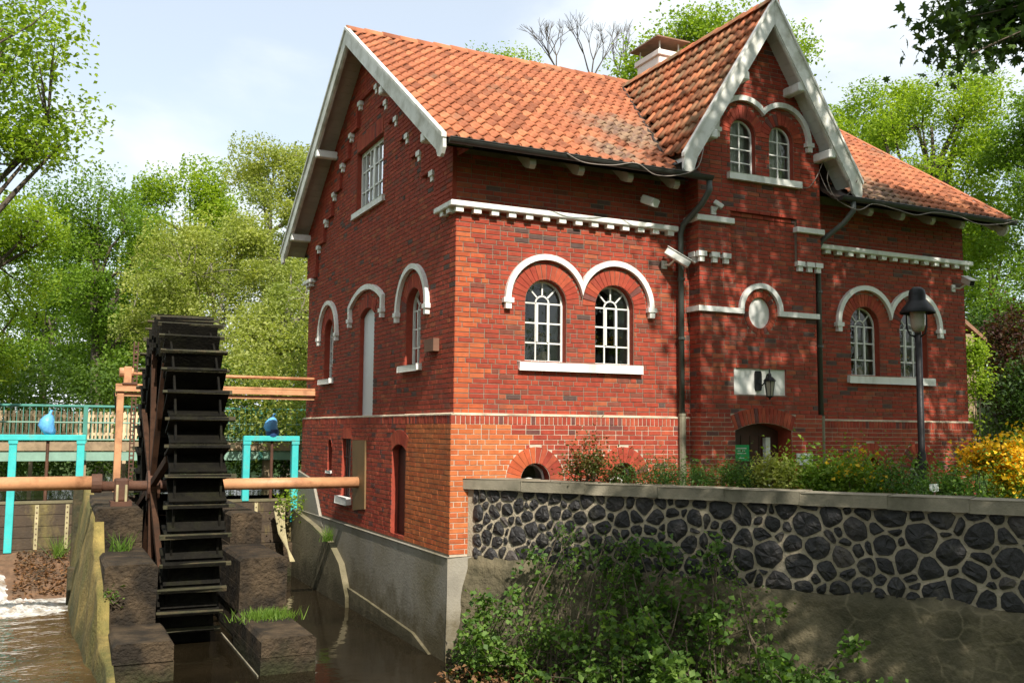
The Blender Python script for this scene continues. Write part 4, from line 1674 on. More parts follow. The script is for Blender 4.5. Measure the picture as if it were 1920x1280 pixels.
# barge boards, brackets, soffits
def barge(fr, uc, apex, slope, hw, d, parent, wid=.27, th=.05, notch=True):
    for s in (-1, 1):
        b = MB()
        v = wid * math.hypot(1, slope)
        ue = hw
        top = [(uc, apex), (uc + s * ue, apex - slope * ue)]
        # scrolled lower end
        low = [(uc + s * (ue + .01), apex - slope * ue - v * .55), (uc + s * (ue - .05), apex - slope * ue - v * .80),
               (uc + s * (ue - .10), apex - slope * (ue - .10) - v * 1.12), (uc + s * (ue - .20), apex - slope * (ue - .20) - v * 1.22),
               (uc + s * (ue - .27), apex - slope * (ue - .27) - v), (uc, apex - v)]
        b.prism(top + low, 'barge_white', fr, d - th, d)
        o = bevel(b.build('barge_board', parent), .008)
        b = MB()
        cap = [(uc, apex + .045), (uc + s * (ue + .02), apex - slope * (ue + .02) + .045), (uc + s * (ue + .02), apex - slope * (ue + .02) - .02), (uc, apex - .02)]
        b.prism(cap, 'barge_white', fr, d - th, d + .03)
        mold = [(uc, apex - v + .03), (uc + s * (ue - .3), apex - slope * (ue - .3) - v + .03), (uc + s * (ue - .3), apex - slope * (ue - .3) - v - .03), (uc, apex - v - .03)]
        b.prism(mold, 'barge_white', fr, d - th - .03, d - th + .025)
        b.build('barge_moulding', o)


barge(gable, YC, APEX + .03, SLOPE, YC - EAVE_Y + .03, -XV0, roof)
barge(Frame((0, 0, 0), (1, 0, 0), (0, -1, 0)), BC, DAP + .05, DSL, DHW + .08, -DY, broof, .24)
barge(Frame((L, 0, 0), (0, 1, 0), (1, 0, 0)), YC, APEX + .0, SLOPE, YC - EAVE_Y, XV1 - L - .06, roof)


def soffit(pts_fn, hw, n, mat, parent, name='soffit_board'):
    for s in (-1, 1):
        for k in range(n):
            b = MB()
            a0, a1 = hw * k / n, hw * (k + 1) / n - .006
            q = [pts_fn(s * a0, 0), pts_fn(s * a1, 0), pts_fn(s * a1, 1), pts_fn(s * a0, 1)]
            b.add([Vector(p) for p in q] + [Vector(p) + Vector((0, 0, .03)) for p in q],
                  [(0, 1, 2, 3), (7, 6, 5, 4), (0, 4, 5, 1), (1, 5, 6, 2), (2, 6, 7, 3), (3, 7, 4, 0)], mat)
            b.build(name, parent)


soffit(lambda a, e: (XV0 + .05 if e == 0 else 0.0, YC + a, APEX - SLOPE * abs(a) - .16), YC - EAVE_Y - .1, 34, 'soffit_paint', roof)
soffit(lambda a, e: (BC + a, DY + .05 if e == 0 else BY, DAP - DSL * abs(a) - .20), DHW - .03, 15, 'soffit_white', broof)
for y, z in ((6.75, 5.66), (8.92, 4.22), (2 * YC - 6.75, 5.66), (2 * YC - 8.92, 4.22)):
    b = MB()
    b.box((XV0 + .02, y - .08, z - .09), (0.02, y + .08, z + .07), 'white_paint')
    bevel(b.build('purlin_end', roof), .02)
for x, z in ((5.6 - .62, 5.83), (5.6 + .62, 5.83), (5.6 - 1.30, 4.72), (5.6 + 1.30, 4.72)):
    b = MB()
    b.box((x - .08, DY + .03, z - .10), (x + .08, BY, z + .06), 'white_paint')
    bevel(b.build('purlin_end', broof), .02)
# eaves soffit and rafter feet
for x0, x1 in ((XV0 + .06, BC - DHW + .1), (BC + DHW - .1, XV1 - .06)):
    b = MB()
    b.add([(x0, EAVE_Y + .03, ZE - .13), (x1, EAVE_Y + .03, ZE - .13), (x1, 0, roof_z(0) - .17), (x0, 0, roof_z(0) - .17)], [(0, 1, 2, 3)], 'dark_timber')
    b.build('eaves_boards', roof)
for x in (1.0, 1.85, 2.75, 3.65, 7.95, 8.75, 9.55, 10.35):
    b = MB()
    b.prism([(EAVE_Y + .10, ZE - .12), (EAVE_Y + .10, ZE - .20), (EAVE_Y + .16, ZE - .25), (EAVE_Y + .30, ZE - .20), (0, ZE + .15), (0, ZE + .3)], 'soffit_paint', Frame((x, 0, 0), (0, 1, 0), (-1, 0, 0)), -.05, .05)
    b.build('rafter_foot', roof)
# gutters, downpipes
def gutter(x0, x1):
    b = MB()
    y, z, r = EAVE_Y - .055, ZE - .03, .075
    n = 8
    vs, fs = [], []
    for x in (x0, x1):
        for rr in (r, r - .006):
            vs += [(x, y + rr * math.cos(math.pi + math.pi * k / n), z + rr * math.sin(math.pi + math.pi * k / n)) for k in range(n + 1)]
    m = n + 1
    for q in (0, 1):
        fs += [(q * m + k, q * m + k + 1, 2 * m + q * m + k + 1, 2 * m + q * m + k) for k in range(n)]
    fs += [tuple(range(m))] + [tuple(2 * m + k for k in range(m))]
    b.add(vs, fs, 'gutter')
    b.tube([(x0, y - r, z), (x1, y - r, z)], .010, 'gutter', 6)
    b.build('gutter', roof)


gutter(XV0 + .08, 4.22)
gutter(7.05, XV1 + .05)


def downpipe(x, off, zend):
    b = MB()
    ztop = ZE - .1
    y = -.10
    b.tube([(x + off, EAVE_Y - .05, ztop), (x + off, EAVE_Y - .05, ztop - .16), (x + off * .7, EAVE_Y + .12, ztop - .36), (x + off * .15, y - .06, ztop - .62), (x, y, ztop - .78), (x, y, .0)], .05, 'pipe_green', 10)
    o = b.build('downpipe', mill, smooth=True)
    b = MB()
    b.tube([(x, y - .005, .03), (x, y - .005, zend)], .062, 'pipe_tan', 10)
    b.build('pipe_shoe', o)
    for z in (.02, -.35, 1.3, 2.3):
        b = MB()
        b.tube([(x, y - .005, z), (x, y - .005, z + .04)], .067, 'pipe_green' if z > .1 else 'pipe_tan', 10)
        b.build('pipe_bracket', o)


downpipe(4.08, .10, GZ)
downpipe(7.13, .22, GZ)

# ------------------------------------------------------------------ chimney and fittings on the mill
ch = empty('chimney', (7.55, 5.5, 7.0))
ch.parent = mill
ch.location = Vector((7.55, 5.5, 7.0)) - WL[mill.name]
b = MB()
cx0, cx1, cy0, cy1 = 7.20, 7.86, 5.05, 6.0
b.box((cx0, cy0, 6.6), (cx1, cy1, 8.72), 'chimney_paint')
bevel(b.build('stack', ch), .02)
b = MB()
b.box((cx0 - .05, cy0 - .05, 8.64), (cx1 + .05, cy1 + .05, 8.78), 'chimney_paint')
bevel(b.build('stack_head', ch), .015)
for x in (cx0 + .06, cx1 - .06):
    for y in (cy0 + .06, cy1 - .06):
        b = MB()
        b.tube([(x, y, 8.76), (x, y, 9.10)], .018, 'camera_white', 6)
        b.build('cap_post', ch)
b = MB()
vs = [(cx0 - .14, cy0 - .14, 9.06), (cx1 + .14, cy0 - .14, 9.06), (cx1 + .14, cy1 + .14, 9.06), (cx0 - .14, cy1 + .14, 9.06), ((cx0 + cx1) / 2, cy0 + .2, 9.2), ((cx0 + cx1) / 2, cy1 - .2, 9.2)]
vs += [(x, y, z - .03) for x, y, z in vs[:4]]
b.add(vs, [(0, 1, 4), (1, 2, 5, 4), (2, 3, 5), (3, 0, 4, 5), (0, 1, 7, 6), (1, 2, 8, 7), (2, 3, 9, 8), (3, 0, 6, 9), (6, 7, 8, 9)], 'copper_cap')
b.build('chimney_cap', ch)


def cctv(name, base, axis_dir, label, ln=.36, w=.11, h=.10, arm=.22, visor=True):
    base = Vector(base)
    t = empty(name, base, label, 'camera')
    b = MB()
    b.box((base.x - .05, base.y - .025, base.z - .07), (base.x + .05, base.y, base.z + .07), 'camera_white')
    b.build('mount_plate', t)
    j = base + Vector((.05, -arm, .06))
    b = MB()
    b.tube([base + Vector((0, -.02, 0)), base + Vector((.02, -arm * .5, -.02)), j], .018, 'camera_white', 8)
    b.build('arm', t)
    d = Vector(axis_dir).normalized()
    c = j + Vector((0, 0, .05))
    b = MB()
    b.bar(c - d * ln * .4, c + d * ln * .6, w, h, 'camera_white')
    bevel(b.build('housing', t), .015, 2)
    b = MB()
    b.bar(c + d * ln * .6, c + d * (ln * .6 + .004), w * .8, h * .8, 'black_paint')
    b.build('lens', t)
    if visor:
        b = MB()
        up = Vector((0, 0, 1)) - d * d.z
        up.normalize()
        b.bar(c - d * ln * .42 + up * (h / 2 + .012), c + d * ln * .75 + up * (h / 2 + .012), w * 1.25, .012, 'camera_white')
        b.build('sun_shield', t)


cctv('security_camera', (3.80, 0, 2.56), (.75, -.45, -.55), 'large cream security camera on the wall left of the tall downpipe', .46, .13, .12, .26)
cctv('security_camera', (10.75, 0, 2.66), (-.25, -.75, -.35), 'white security camera near the right corner above the last window', .30, .12, .12, .30)
cctv('security_camera', (4.56, BY - .065, 3.50), (.7, -.3, -.5), 'small white camera standing on the white ledge of the entrance bay', .18, .08, .08, .06, False)
t = empty('floodlight', (3.35, 0, 3.72), 'pale floodlight high on the shaded wall under the eaves', 'floodlight')
b = MB()
b.tube([(3.35, 0, 3.66), (3.35, -.14, 3.62)], .015, 'camera_white', 6)
b.build('arm', t)
b = MB()
b.bar((3.30, -.16, 3.60), (3.40, -.36, 3.50), .22, .14, 'camera_white')
bevel(b.build('housing', t), .02)
b = MB()
b.bar((3.40, -.362, 3.498), (3.402, -.366, 3.496), .19, .12, 'sign_white')
b.build('lens', t)
# wall lantern
t = empty('wall_lantern', (5.55, BY, .64), 'black wall lantern with tapered glass mounted on the white panel', 'lantern')
b = MB()
b.prism([(5.50, .47), (5.60, .47), (5.62, .52), (5.62, .76), (5.60, .81), (5.50, .81), (5.48, .76), (5.48, .52)], 'black_paint', bayf, -.04, -.005)
b.build('back_plate', t)
b = MB()
lx, ly = 5.56, BY - .26
b.tube([(lx, BY, .60), (lx, BY - .08, .56), (lx, BY - .15, .63), (lx, BY - .20, .74), (lx, ly, .75)], .012, 'black_paint', 6)
b.build('arm', t)
b = MB()
b.lathe((lx, ly, .62), [(.105, 0), (.10, .02), (.05, .075), (.035, .08), (.03, .12), (.012, .15), (.012, .2), (0, .23)], 'black_paint', 8)
b.build('hood', t)
b = MB()
b.lathe((lx, ly, .36), [(.0, -.05), (.015, -.045), (.02, -.02), (.06, 0), (.06, .015)], 'black_paint', 8)
for k in range(6):
    a = math.pi * k / 3
    b.tube([(lx + .055 * math.cos(a), ly + .055 * math.sin(a), .37), (lx + .09 * math.cos(a), ly + .09 * math.sin(a), .625)], .006, 'black_paint', 5)
b.build('cage', t)
b = MB()
b.lathe((lx, ly, .375), [(.05, 0), (.084, .245)], 'opal', 6)
b.build('glass', t)


def cablerun(pts, label, name='cable', r=.008):
    P = [Vector(p) for p in pts]
    out = []
    for i in range(len(P) - 1):
        p0, p1, p2, p3 = P[max(i - 1, 0)], P[i], P[i + 1], P[min(i + 2, len(P) - 1)]
        for k in range(6):
            t_ = k / 6
            out.append(.5 * ((2 * p1) + (p2 - p0) * t_ + (2 * p0 - 5 * p1 + 4 * p2 - p3) * t_ * t_ + (3 * p1 - p0 - 3 * p2 + p3) * t_ ** 3))
    out.append(P[-1])
    b = MB()
    b.tube(out, r, 'cable', 6)
    tag(b.build(name, smooth=True), label, 'cable')


gy_, gz_ = EAVE_Y - .14, ZE
cablerun([(1.45, gy_, gz_ - .03), (1.75, gy_, gz_ - .13), (2.25, gy_, gz_ - .11), (2.7, gy_, gz_ - .02), (3.05, gy_, gz_ - .16), (3.5, gy_, gz_ - .11), (3.85, gy_ - .03, gz_ + .05), (4.05, DY, 4.4)],
         'pale cable sagging below the long left gutter')
cablerun([(7.42, DY - .02, 4.28), (7.30, DY + .1, 4.02), (7.05, DY + .15, 3.95), (6.92, DY + .2, 4.25), (6.95, -.6, 4.45)],
         'short cable loop hanging under the right foot of the bay gable')
cablerun([(6.92, BY - .1, 4.45), (7.0, -.6, 4.0), (7.35, gy_, gz_ - .26), (7.75, gy_, gz_ - .11), (8.3, gy_, gz_ - .15), (8.8, gy_, gz_ - .20), (9.3, gy_, gz_ - .10), (9.9, gy_, gz_ - .10), (10.5, gy_, gz_ - .20), (11.2, gy_, gz_ - .12), (11.6, gy_, gz_)],
         'long wavy cable hanging below the right gutter')
cablerun([(6.30, BY - .12, 4.22), (6.6, BY - .1, 4.12), (6.8, BY - .12, 4.3), (6.92, BY - .2, 4.62)], 'thin cable from the bay window sill up to the gable bracket', r=.008)

# ------------------------------------------------------------------ foundations, piers, weir
fd = empty('foundation_wall', (-.05, D / 2, -4.4), 'grey concrete foundation under the gable, stained near the water', 'foundation')
b = MB()
b.prism([(-.11, -4.5), (.42, -4.5), (.42, -2.106), (-.11, -2.106)], 'concrete_grey', front, -(D + .2), .11)
bevel(b.build('wall', fd), .015)
b = MB()
b.prism([(6.9, -2.3), (D + .2, -2.3), (D + .2, -1.22), (8.0, -1.36), (7.86, -1.42), (7.2, -2.1)], 'concrete_grey', pgable, -.05, .055)
b.build('sloping_cap', fd)
b = MB()
b.prism([(4.6, -4.4), (9.25, -4.4), (9.25, -2.1), (7.3, -2.30), (6.0, -2.52), (5.2, -2.85), (4.7, -3.4)], 'concrete', Frame((-.11, 0, 0), (0, 1, 0), (-1, 0, 0)), 0, .12)
b.build('low_buttress', fd)
b = MB()
b.prism([(.2, -4.4), (5.0, -4.4), (5.0, -3.25), (3.6, -3.3), (1.2, -3.42), (.4, -3.62)], 'concrete', Frame((-.11, 0, 0), (0, 1, 0), (-1, 0, 0)), 0, .05)
b.build('footing', fd)


def pier(label, blocks, name='wheel_pier'):
    p = empty(name, (sum(q[0] + q[1] for q in blocks) / (2 * len(blocks)), blocks[1][2], -4.3), label, 'pier')
    for (x0, x1, y0, y1, zt) in blocks:
        b = MB()
        # uneven poured courses
        z = -4.4
        n = 5
        hs = [-4.4 + (zt + 4.4) * k / n for k in range(n + 1)]
        for k in range(n):
            j = random.uniform(-.012, .012)
            c = .05 if k == n - 1 else 0
            b.prism([(x0 + j, hs[k] + (.004 if k else 0)), (x1 + j, hs[k] + (.004 if k else 0)), (x1 + j, hs[k + 1] - c), (x1 + j - c, hs[k + 1]), (x0 + j + c, hs[k + 1]), (x0 + j, hs[k + 1] - c)],
                    'pier_concrete', Frame((0, y0 + random.uniform(-.012, .012), 0), (1, 0, 0), (0, -1, 0)), -(y1 - y0), 0)
        bevel(b.build('pier_block', p), .035, 2)
    return p


pl_ = pier('stepped dark concrete pier left of the water wheel carrying the axle bearing',
           [(-4.69, -3.96, 3.9, 8.9, -1.58), (-4.63, -3.91, 1.7, 3.9, -2.22), (-4.56, -3.80, .4, 1.7, -3.07)])
pr_ = pier('stepped dark concrete pier right of the water wheel with grass on its lowest step',
           [(-2.46, -1.92, 4.3, 8.9, -1.75), (-2.62, -1.88, 2.3, 4.3, -2.29), (-2.70, -1.94, .2, 2.3, -3.11)])
b = MB()
b.bar((-2.73, 3.2, WZ + .012), (-2.74, .15, WZ + .012), .018, .02, 'coping')  # pale strip stands in for a foam line at the waterline
b.build('foam_line', pr_)
ws = empty('wing_wall', (-4.78, 4, -4.4), 'mossy yellow-green wall beside the spillway channel', 'wall')
b = MB()
prof_w = [(9.25, -1.5), (8.3, -1.55), (4.0, -1.72), (3.2, -2.3), (1.75, -2.55), (1.5, -3.1), (.5, -3.3), (-.6, -3.55)]
NY, NZ = 60, 14
vs = []
for i in range(NY + 1):
    y = 9.25 - 9.85 * i / NY
    zt = np.interp(-y, [-p[0] for p in prof_w], [p[1] for p in prof_w])
    for j in range(NZ + 1):
        z = -4.4 + (zt + 4.4) * j / NZ
        vs.append((-4.69 - .13 * (zt - z) - .02 * math.sin(y * 5 + z * 3) * math.sin(z * 7) - random.uniform(0, .012) + (.10 * max(0, 1.2 - y) / 1.8), y, z))
    vs.append((-4.55, y, zt + .001))
K_ = NZ + 2
b.add(vs, [(i * K_ + j, (i + 1) * K_ + j, (i + 1) * K_ + j + 1, i * K_ + j + 1) for i in range(NY) for j in range(NZ + 1)], 'mossy_wall')
b.build('face', ws, smooth=True)
boxpart('post', ws, (-4.90, 8.55, -3.2), (-4.70, 8.75, -1.45), 'moss_wood', .02)
boxpart('post', ws, (-4.98, 6.9, -3.7), (-4.84, 7.1, -2.9), 'moss_wood', .02)

# apron, sill wall under the gates
ap = empty('spillway_apron', (-6.5, 8.6, -3.8), 'brown sloping concrete apron with leaf litter below the left sluice', 'apron')
n1, n2 = 24, 12
b = MB()
vs = []
for i in range(n1 + 1):
    for j in range(n2 + 1):
        x = -10 + (5.2) * i / n1
        y = 7.4 + 1.9 * j / n2
        vs.append((x, y, -3.72 + .86 * (j / n2) ** .75 + .05 * math.sin(x * 5 + y * 3) * math.sin(y * 6)))
b.add(vs, [(i * (n2 + 1) + j, (i + 1) * (n2 + 1) + j, (i + 1) * (n2 + 1) + j + 1, i * (n2 + 1) + j + 1) for i in range(n1) for j in range(n2)], 'litter')
b.build('slab', ap, smooth=True)
P = np.array([[random.uniform(-5.9, -4.85), random.uniform(7.6, 9.2), 0] for _ in range(700)])
P[:, 2] = -3.70 + .86 * ((P[:, 1] - 7.4) / 1.9) ** .75 + rng.uniform(.02, .09, len(P))
link('leaf_litter', leafmesh('leaf_litter', P, .08, 'dry_leaf', up=1.5, aspect=.5), ap, kind='stuff')
b = MB()
rr = random.Random(4)
for _ in range(60):
    x, y = rr.uniform(-5.6, -4.85), rr.uniform(8.0, 9.1)
    z = -3.66 + .86 * ((y - 7.4) / 1.9) ** .75
    a = rr.uniform(0, 6.28)
    l_ = rr.uniform(.1, .3)
    b.tube([(x, y, z), (x + l_ * math.cos(a), y + .4 * l_ * math.sin(a), z + rr.uniform(.02, .16))], .006, 'twig', 4)
b.build('twigs', ap, kind='stuff')
# white water
def foam(name, label, xs, ys, fn, amp, seed):
    r2 = np.random.default_rng(seed)
    nx_, ny_ = int((xs[1] - xs[0]) / .045), int((ys[1] - ys[0]) / .045)
    vs = []
    for i in range(nx_ + 1):
        for j in range(ny_ + 1):
            x = xs[0] + (xs[1] - xs[0]) * i / nx_
            y = ys[0] + (ys[1] - ys[0]) * j / ny_
            e = min(1, 4 * min(i / nx_, 1 - i / nx_, .5) + .15) * min(1, 3.5 * min(j / ny_, 1 - j / ny_))
            vs.append((x, y, fn(x, y) + e * amp * (r2.random() ** 2 * 1.3 + .5 * math.sin(x * 9 + 3 * math.sin(y * 7)) * math.sin(y * 8)) - (1 - e) * .05))
    F_ = [(i * (ny_ + 1) + j, (i + 1) * (ny_ + 1) + j, (i + 1) * (ny_ + 1) + j + 1, i * (ny_ + 1) + j + 1) for i in range(nx_) for j in range(ny_)]
    me = nmesh(name, vs, F_, 'foam')
    me.polygons.foreach_set('use_smooth', [True] * len(F_))
    o = link(name, me)
    tag(o, label, 'white water', kind='stuff')


foam('white_water', 'white foaming water at the foot of the spillway apron', (-8.5, -4.90), (5.9, 7.75), lambda x, y: WZ + .03 + .05 * max(0, (y - 6.6)), .06, 3)
foam('white_water', 'white water rushing down the far left of the spillway', (-9.0, -5.9), (7.3, 9.1), lambda x, y: WZ + .12 + .62 * max(0, (y - 7.5) / 1.7) ** .75 - .5 * max(0, x + 6.25), .06, 5)

# sluice gates -------------------------------------------------------------
def sluice(xs, label, boards, zt=-.42, extend=0.0):
    t = empty('sluice_gate', ((xs[0] + xs[-1]) / 2, 9.3, -2.9), label, 'sluice gate')
    for x, z0 in zip(xs, boards['foot']):
        b = MB()
        b.box((x - .075, 9.22, z0), (x + .075, 9.38, zt - .12), 'turquoise')
        b.box((x - .09, 9.20, zt - .2), (x + .09, 9.215, zt - .02), 'turquoise')
        bevel(b.build('post', t), .01)
    b = MB()
    b.box((xs[0] - extend - .08, 9.19, zt - .12), (xs[-1] + .09, 9.41, zt), 'turquoise')
    bevel(b.build('head_beam', t), .01)
    sx = boards['stem']
    b = MB()
    b.tube([(sx, 9.3, -1.9), (sx, 9.3, zt + .35)], .035, 'rust', 8)
    b.build('lifting_stem', t)
    b = MB()
    c = Vector((sx, 9.3, zt))
    prof = [(.02, 0), (.10, .0), (.13, .08), (.15, .2), (.13, .32), (.08, .40), (.03, .44), (.025, .52), (.0, .52)]
    b.lathe(c, prof, 'blue_cover', 16)
    for i, v in enumerate(b.v):
        k = 1 + .22 * math.sin(v[2] * 23 + i) * math.sin(i * 1.7)
        b.v[i] = (c.x + (v[0] - c.x) * k + .05 * math.sin(v[2] * 9), c.y + (v[1] - c.y) * k, v[2])
    o = b.build('hoist_cover', t, smooth=True)
    b = MB()
    b.lathe(c + Vector((0, 0, -.02)), [(.125, 0), (.155, .08), (.15, .17)], 'navy_cover', 12)
    if boards.get('navy'):
        b.build('cover_skirt', o, smooth=True)
    g0, g1 = boards['x']
    z = boards['top']
    n = 0
    while z > boards['bot']:
        h = .235
        b = MB()
        b.box((g0, 9.26 + .006 * (n % 2), z - h + .006), (g1, 9.34, z), 'gate_wood')
        bevel(b.build('gate_board', t), .008)
        z -= h
        n += 1
    for x in boards['straps']:
        b = MB()
        b.box((x - .035, 9.235, boards['bot'] + .05), (x + .035, 9.258, boards['top'] - .02), 'gate_iron')
        zz = boards['bot'] + .15
        while zz < boards['top']:
            b.tube([(x, 9.236, zz), (x, 9.222, zz)], .014, 'rust', 6)
            zz += .11
        b.build('iron_strap', t)
    b = MB()
    b.box((g0 - .05, 9.24, boards['top'] + .004), (g1 + .05, 9.36, boards['top'] + .06), 'concrete')
    b.build('gate_cap', t)


sluice([-6.07, -4.78], 'turquoise framed sluice gate left of the wheel with a blue wrapped hoist',
       dict(foot=(-2.85, -1.3), stem=-5.42, x=(-6.6, -4.88), top=-1.86, bot=-2.85, straps=(-5.56, -4.98)), extend=1.2)
sluice([-1.30, -.19], 'turquoise framed sluice gate between the wheel and the mill with a blue and navy hoist',
       dict(foot=(-1.9, -2.4), stem=-.72, x=(-1.85, -.12), top=-1.92, bot=-2.85, straps=(-1.05, -.42), navy=True))
wwall = empty('weir_wall', (-5, 9.3, -4.5), 'dark concrete weir wall under the two turquoise sluice gates', 'weir')
boxpart('cutoff_wall', wwall, (-10, 9.361, -4.5), (-.12, 9.42, -1.95), 'pier_concrete', 0)
boxpart('abutment', wwall, (-10, 9.10, -4.5), (-6.62, 9.36, -2.0), 'pier_concrete', .02)
boxpart('abutment', wwall, (-4.70, 8.901, -4.5), (-1.861, 9.36, -1.72), 'pier_concrete', .02)
boxpart('sill_wall', wwall, (-1.86, 9.12, -4.5), (-.12, 9.36, -2.86), 'pier_concrete', .02)

# gantry from the mill over the head race -----------------------------------
t = empty('hoist_gantry', (-4.1, 8.4, -1.6), 'salmon painted steel gantry with rack hoist beside the wheel, tied into the mill', 'gantry')
b = MB()
b.box((-4.17, 8.32, -1.6), (-4.03, 8.48, .60), 'paint_tan')
bevel(b.build('post', t), .01)
for z0, z1, y in ((.62, .66, 8.4), (.50, .61, 8.36), (.40, .48, 8.44)):
    b = MB()
    b.box((-4.2, y - .09, z0), (.0, y + .07, z1), 'paint_tan')
    b.build('beam', t)
b = MB()
b.tube([(-4.1, 8.4, .88), (.02, 8.4, .88)], .035, 'paint_tan', 10)
b.build('drive_shaft', t, smooth=True)
b = MB()
b.box((-4.05, 8.3, .66), (-3.90, 8.5, 1.02), 'paint_tan')
b.tube([(-4.14, 8.4, .9), (-3.86, 8.4, .9)], .10, 'paint_tan', 12)
b.box((-4.08, 8.28, .64), (-3.78, 8.52, .68), 'rust')
bevel(b.build('gearbox', t), .01)
rk = MB()
for x in (-3.87, -3.79):
    rk.box((x - .012, 8.37, -1.5), (x + .012, 8.43, 1.55), 'rust')
z = -1.45
while z < 1.5:
    rk.box((-3.858, 8.375, z), (-3.802, 8.425, z + .03), 'rust')
    z += .085
rk.build('rack_bar', t)
b = MB()
b.bar((-4.17, 8.4, .05), (-4.22, 8.3, .45), .02, .02, 'black_paint')
b.build('crank_handle', t)

# ------------------------------------------------------------------ water wheel
AY, AZ, WR = 4.5, -1.25, 2.98
X0, X1 = -3.86, -2.94
wh = empty('water_wheel', ((X0 + X1) / 2, AY, AZ), 'large dark mossy timber water wheel with closed rows of paddles', 'water wheel')


def wp(r, a):
    return (AY + r * math.cos(a), AZ + r * math.sin(a))


NP = 42
for k in range(NP):
    a = 2 * math.pi * (k + .35) / NP
    er = Vector((0, math.cos(a), math.sin(a)))
    et = Vector((0, -math.sin(a), math.cos(a)))
    c = Vector((0, AY, AZ))
    b = MB()
    j = random.uniform(-.03, .03)
    p0, p1 = c + er * 2.40, c + er * (WR + j * .6)
    xm = (X0 + X1) / 2
    b.bar(p0 + Vector((xm, 0, 0)), p1 + Vector((xm, 0, 0)), X1 - X0 - .04 + j, .045, 'wheel_wood', up=et)
    o = b.build('paddle', wh)
    o2 = MB()                                      # mossy lip
    q = c + er * (WR - .03 + j * .6) + Vector((xm + random.uniform(-.02, .02), 0, 0))
    o2.bar(q + Vector((-(X1 - X0) / 2 - .05, 0, 0)), q + Vector(((X1 - X0) / 2 + .05, 0, 0)), .05, .05, 'moss_wood', up=et)
    for i in range(len(o2.v)):
        v = o2.v[i]
        o2.v[i] = (v[0], v[1] + random.uniform(-.012, .012), v[2] + random.uniform(-.012, .012))
    o2.build('lip', o)
    b = MB()                                      # sloping sole board closing the bucket
    a2 = a + 2 * math.pi / NP * .86
    e2 = Vector((0, math.cos(a2), math.sin(a2)))
    s0, s1 = c + er * 2.46, c + e2 * 2.90
    et2 = (er + e2).normalized()
    b.bar(s0 + Vector((xm, 0, 0)), s1 + Vector((xm, 0, 0)), X1 - X0 - .10, .035, 'wheel_wood', up=et2)
    b.build('sole_board', wh)


def ring(x, r0, r1, th, name, mat):
    b = MB()
    n = 60
    vs, fs = [], []
    for k in range(n):
        a = 2 * math.pi * k / n
        for r in (r0, r1):
            for dx_ in (-th / 2, th / 2):
                y, z = wp(r, a)
                vs.append((x + dx_, y, z))
    for k in range(n):
        m = (k + 1) % n
        q, w = 4 * k, 4 * m
        fs += [(q, w, w + 2, q + 2), (q + 1, q + 3, w + 3, w + 1), (q, q + 1, w + 1, w), (q + 2, w + 2, w + 3, q + 3)]
    b.add(vs, fs, mat)
    b.build(name, wh)


for x in (X0 + .13, X1 - .13):
    ring(x, 2.30, 2.52, .07, 'rim', 'wheel_wood')
    ring(x + .0, 2.78, 2.86, .03, 'hoop', 'wheel_wood')
    for k in range(8):
        a = 2 * math.pi * (k + .72) / 8
        y, z = wp(2.45, a)
        y0_, z0_ = wp(.16, a)
        b = MB()
        b.bar((x - .05, y0_, z0_), (x - .05, y, z), .12, .09, 'rust_dark' if x < -3.5 else 'wheel_wood', up=(1, 0, 0))
        b.build('spoke', wh)
for xx in (X0 + .1, X1 - .1):
    b = MB()
    b.tube([(xx - .10, AY, AZ), (xx + .10, AY, AZ)], .26, 'rust', 16)
    b.build('hub', wh)
b = MB()
b.tube([(-4.62, AY, AZ), (-2.3, AY, AZ)], .085, 'rust', 14)
ax = b.build('axle', wh, smooth=True)
b = MB()
b.tube([(-9.5, AY, AZ + .06), (-4.72, AY, AZ + .06)], .115, 'paint_tan', 16)
b.build('outer_shaft', wh, smooth=True, label='salmon painted tube running left out of the picture')
b = MB()
b.tube([(-4.74, AY, AZ + .05), (-4.58, AY, AZ + .05)], .16, 'rust', 16)
b.build('coupling', wh)
b = MB()
b.tube([(-2.95, AY, AZ), (-.06, AY, AZ)], .105, 'paint_tan', 16)
b.build('inner_shaft', wh, smooth=True, label='ochre painted tube from the wheel to the mill wall')
t = empty('axle_bearing', (-4.28, AY, -1.58), 'rusty bearing block under the wheel axle on the left pier', 'bearing')
b = MB()
b.box((-4.44, AY - .22, -1.578), (-4.10, AY + .22, -1.50), 'rust')
b.build('base_plate', t)
b = MB()
b.box((-4.38, AY - .16, -1.50), (-4.16, AY + .16, -1.12), 'rust')
bevel(b.build('housing', t), .03, 2)
for x in (-4.34, -4.20):
    b = MB()
    b.tube([(x, AY - .185, -1.5), (x, AY - .185, -1.22)], .022, 'gate_iron', 8)
    b.build('bolt', t)

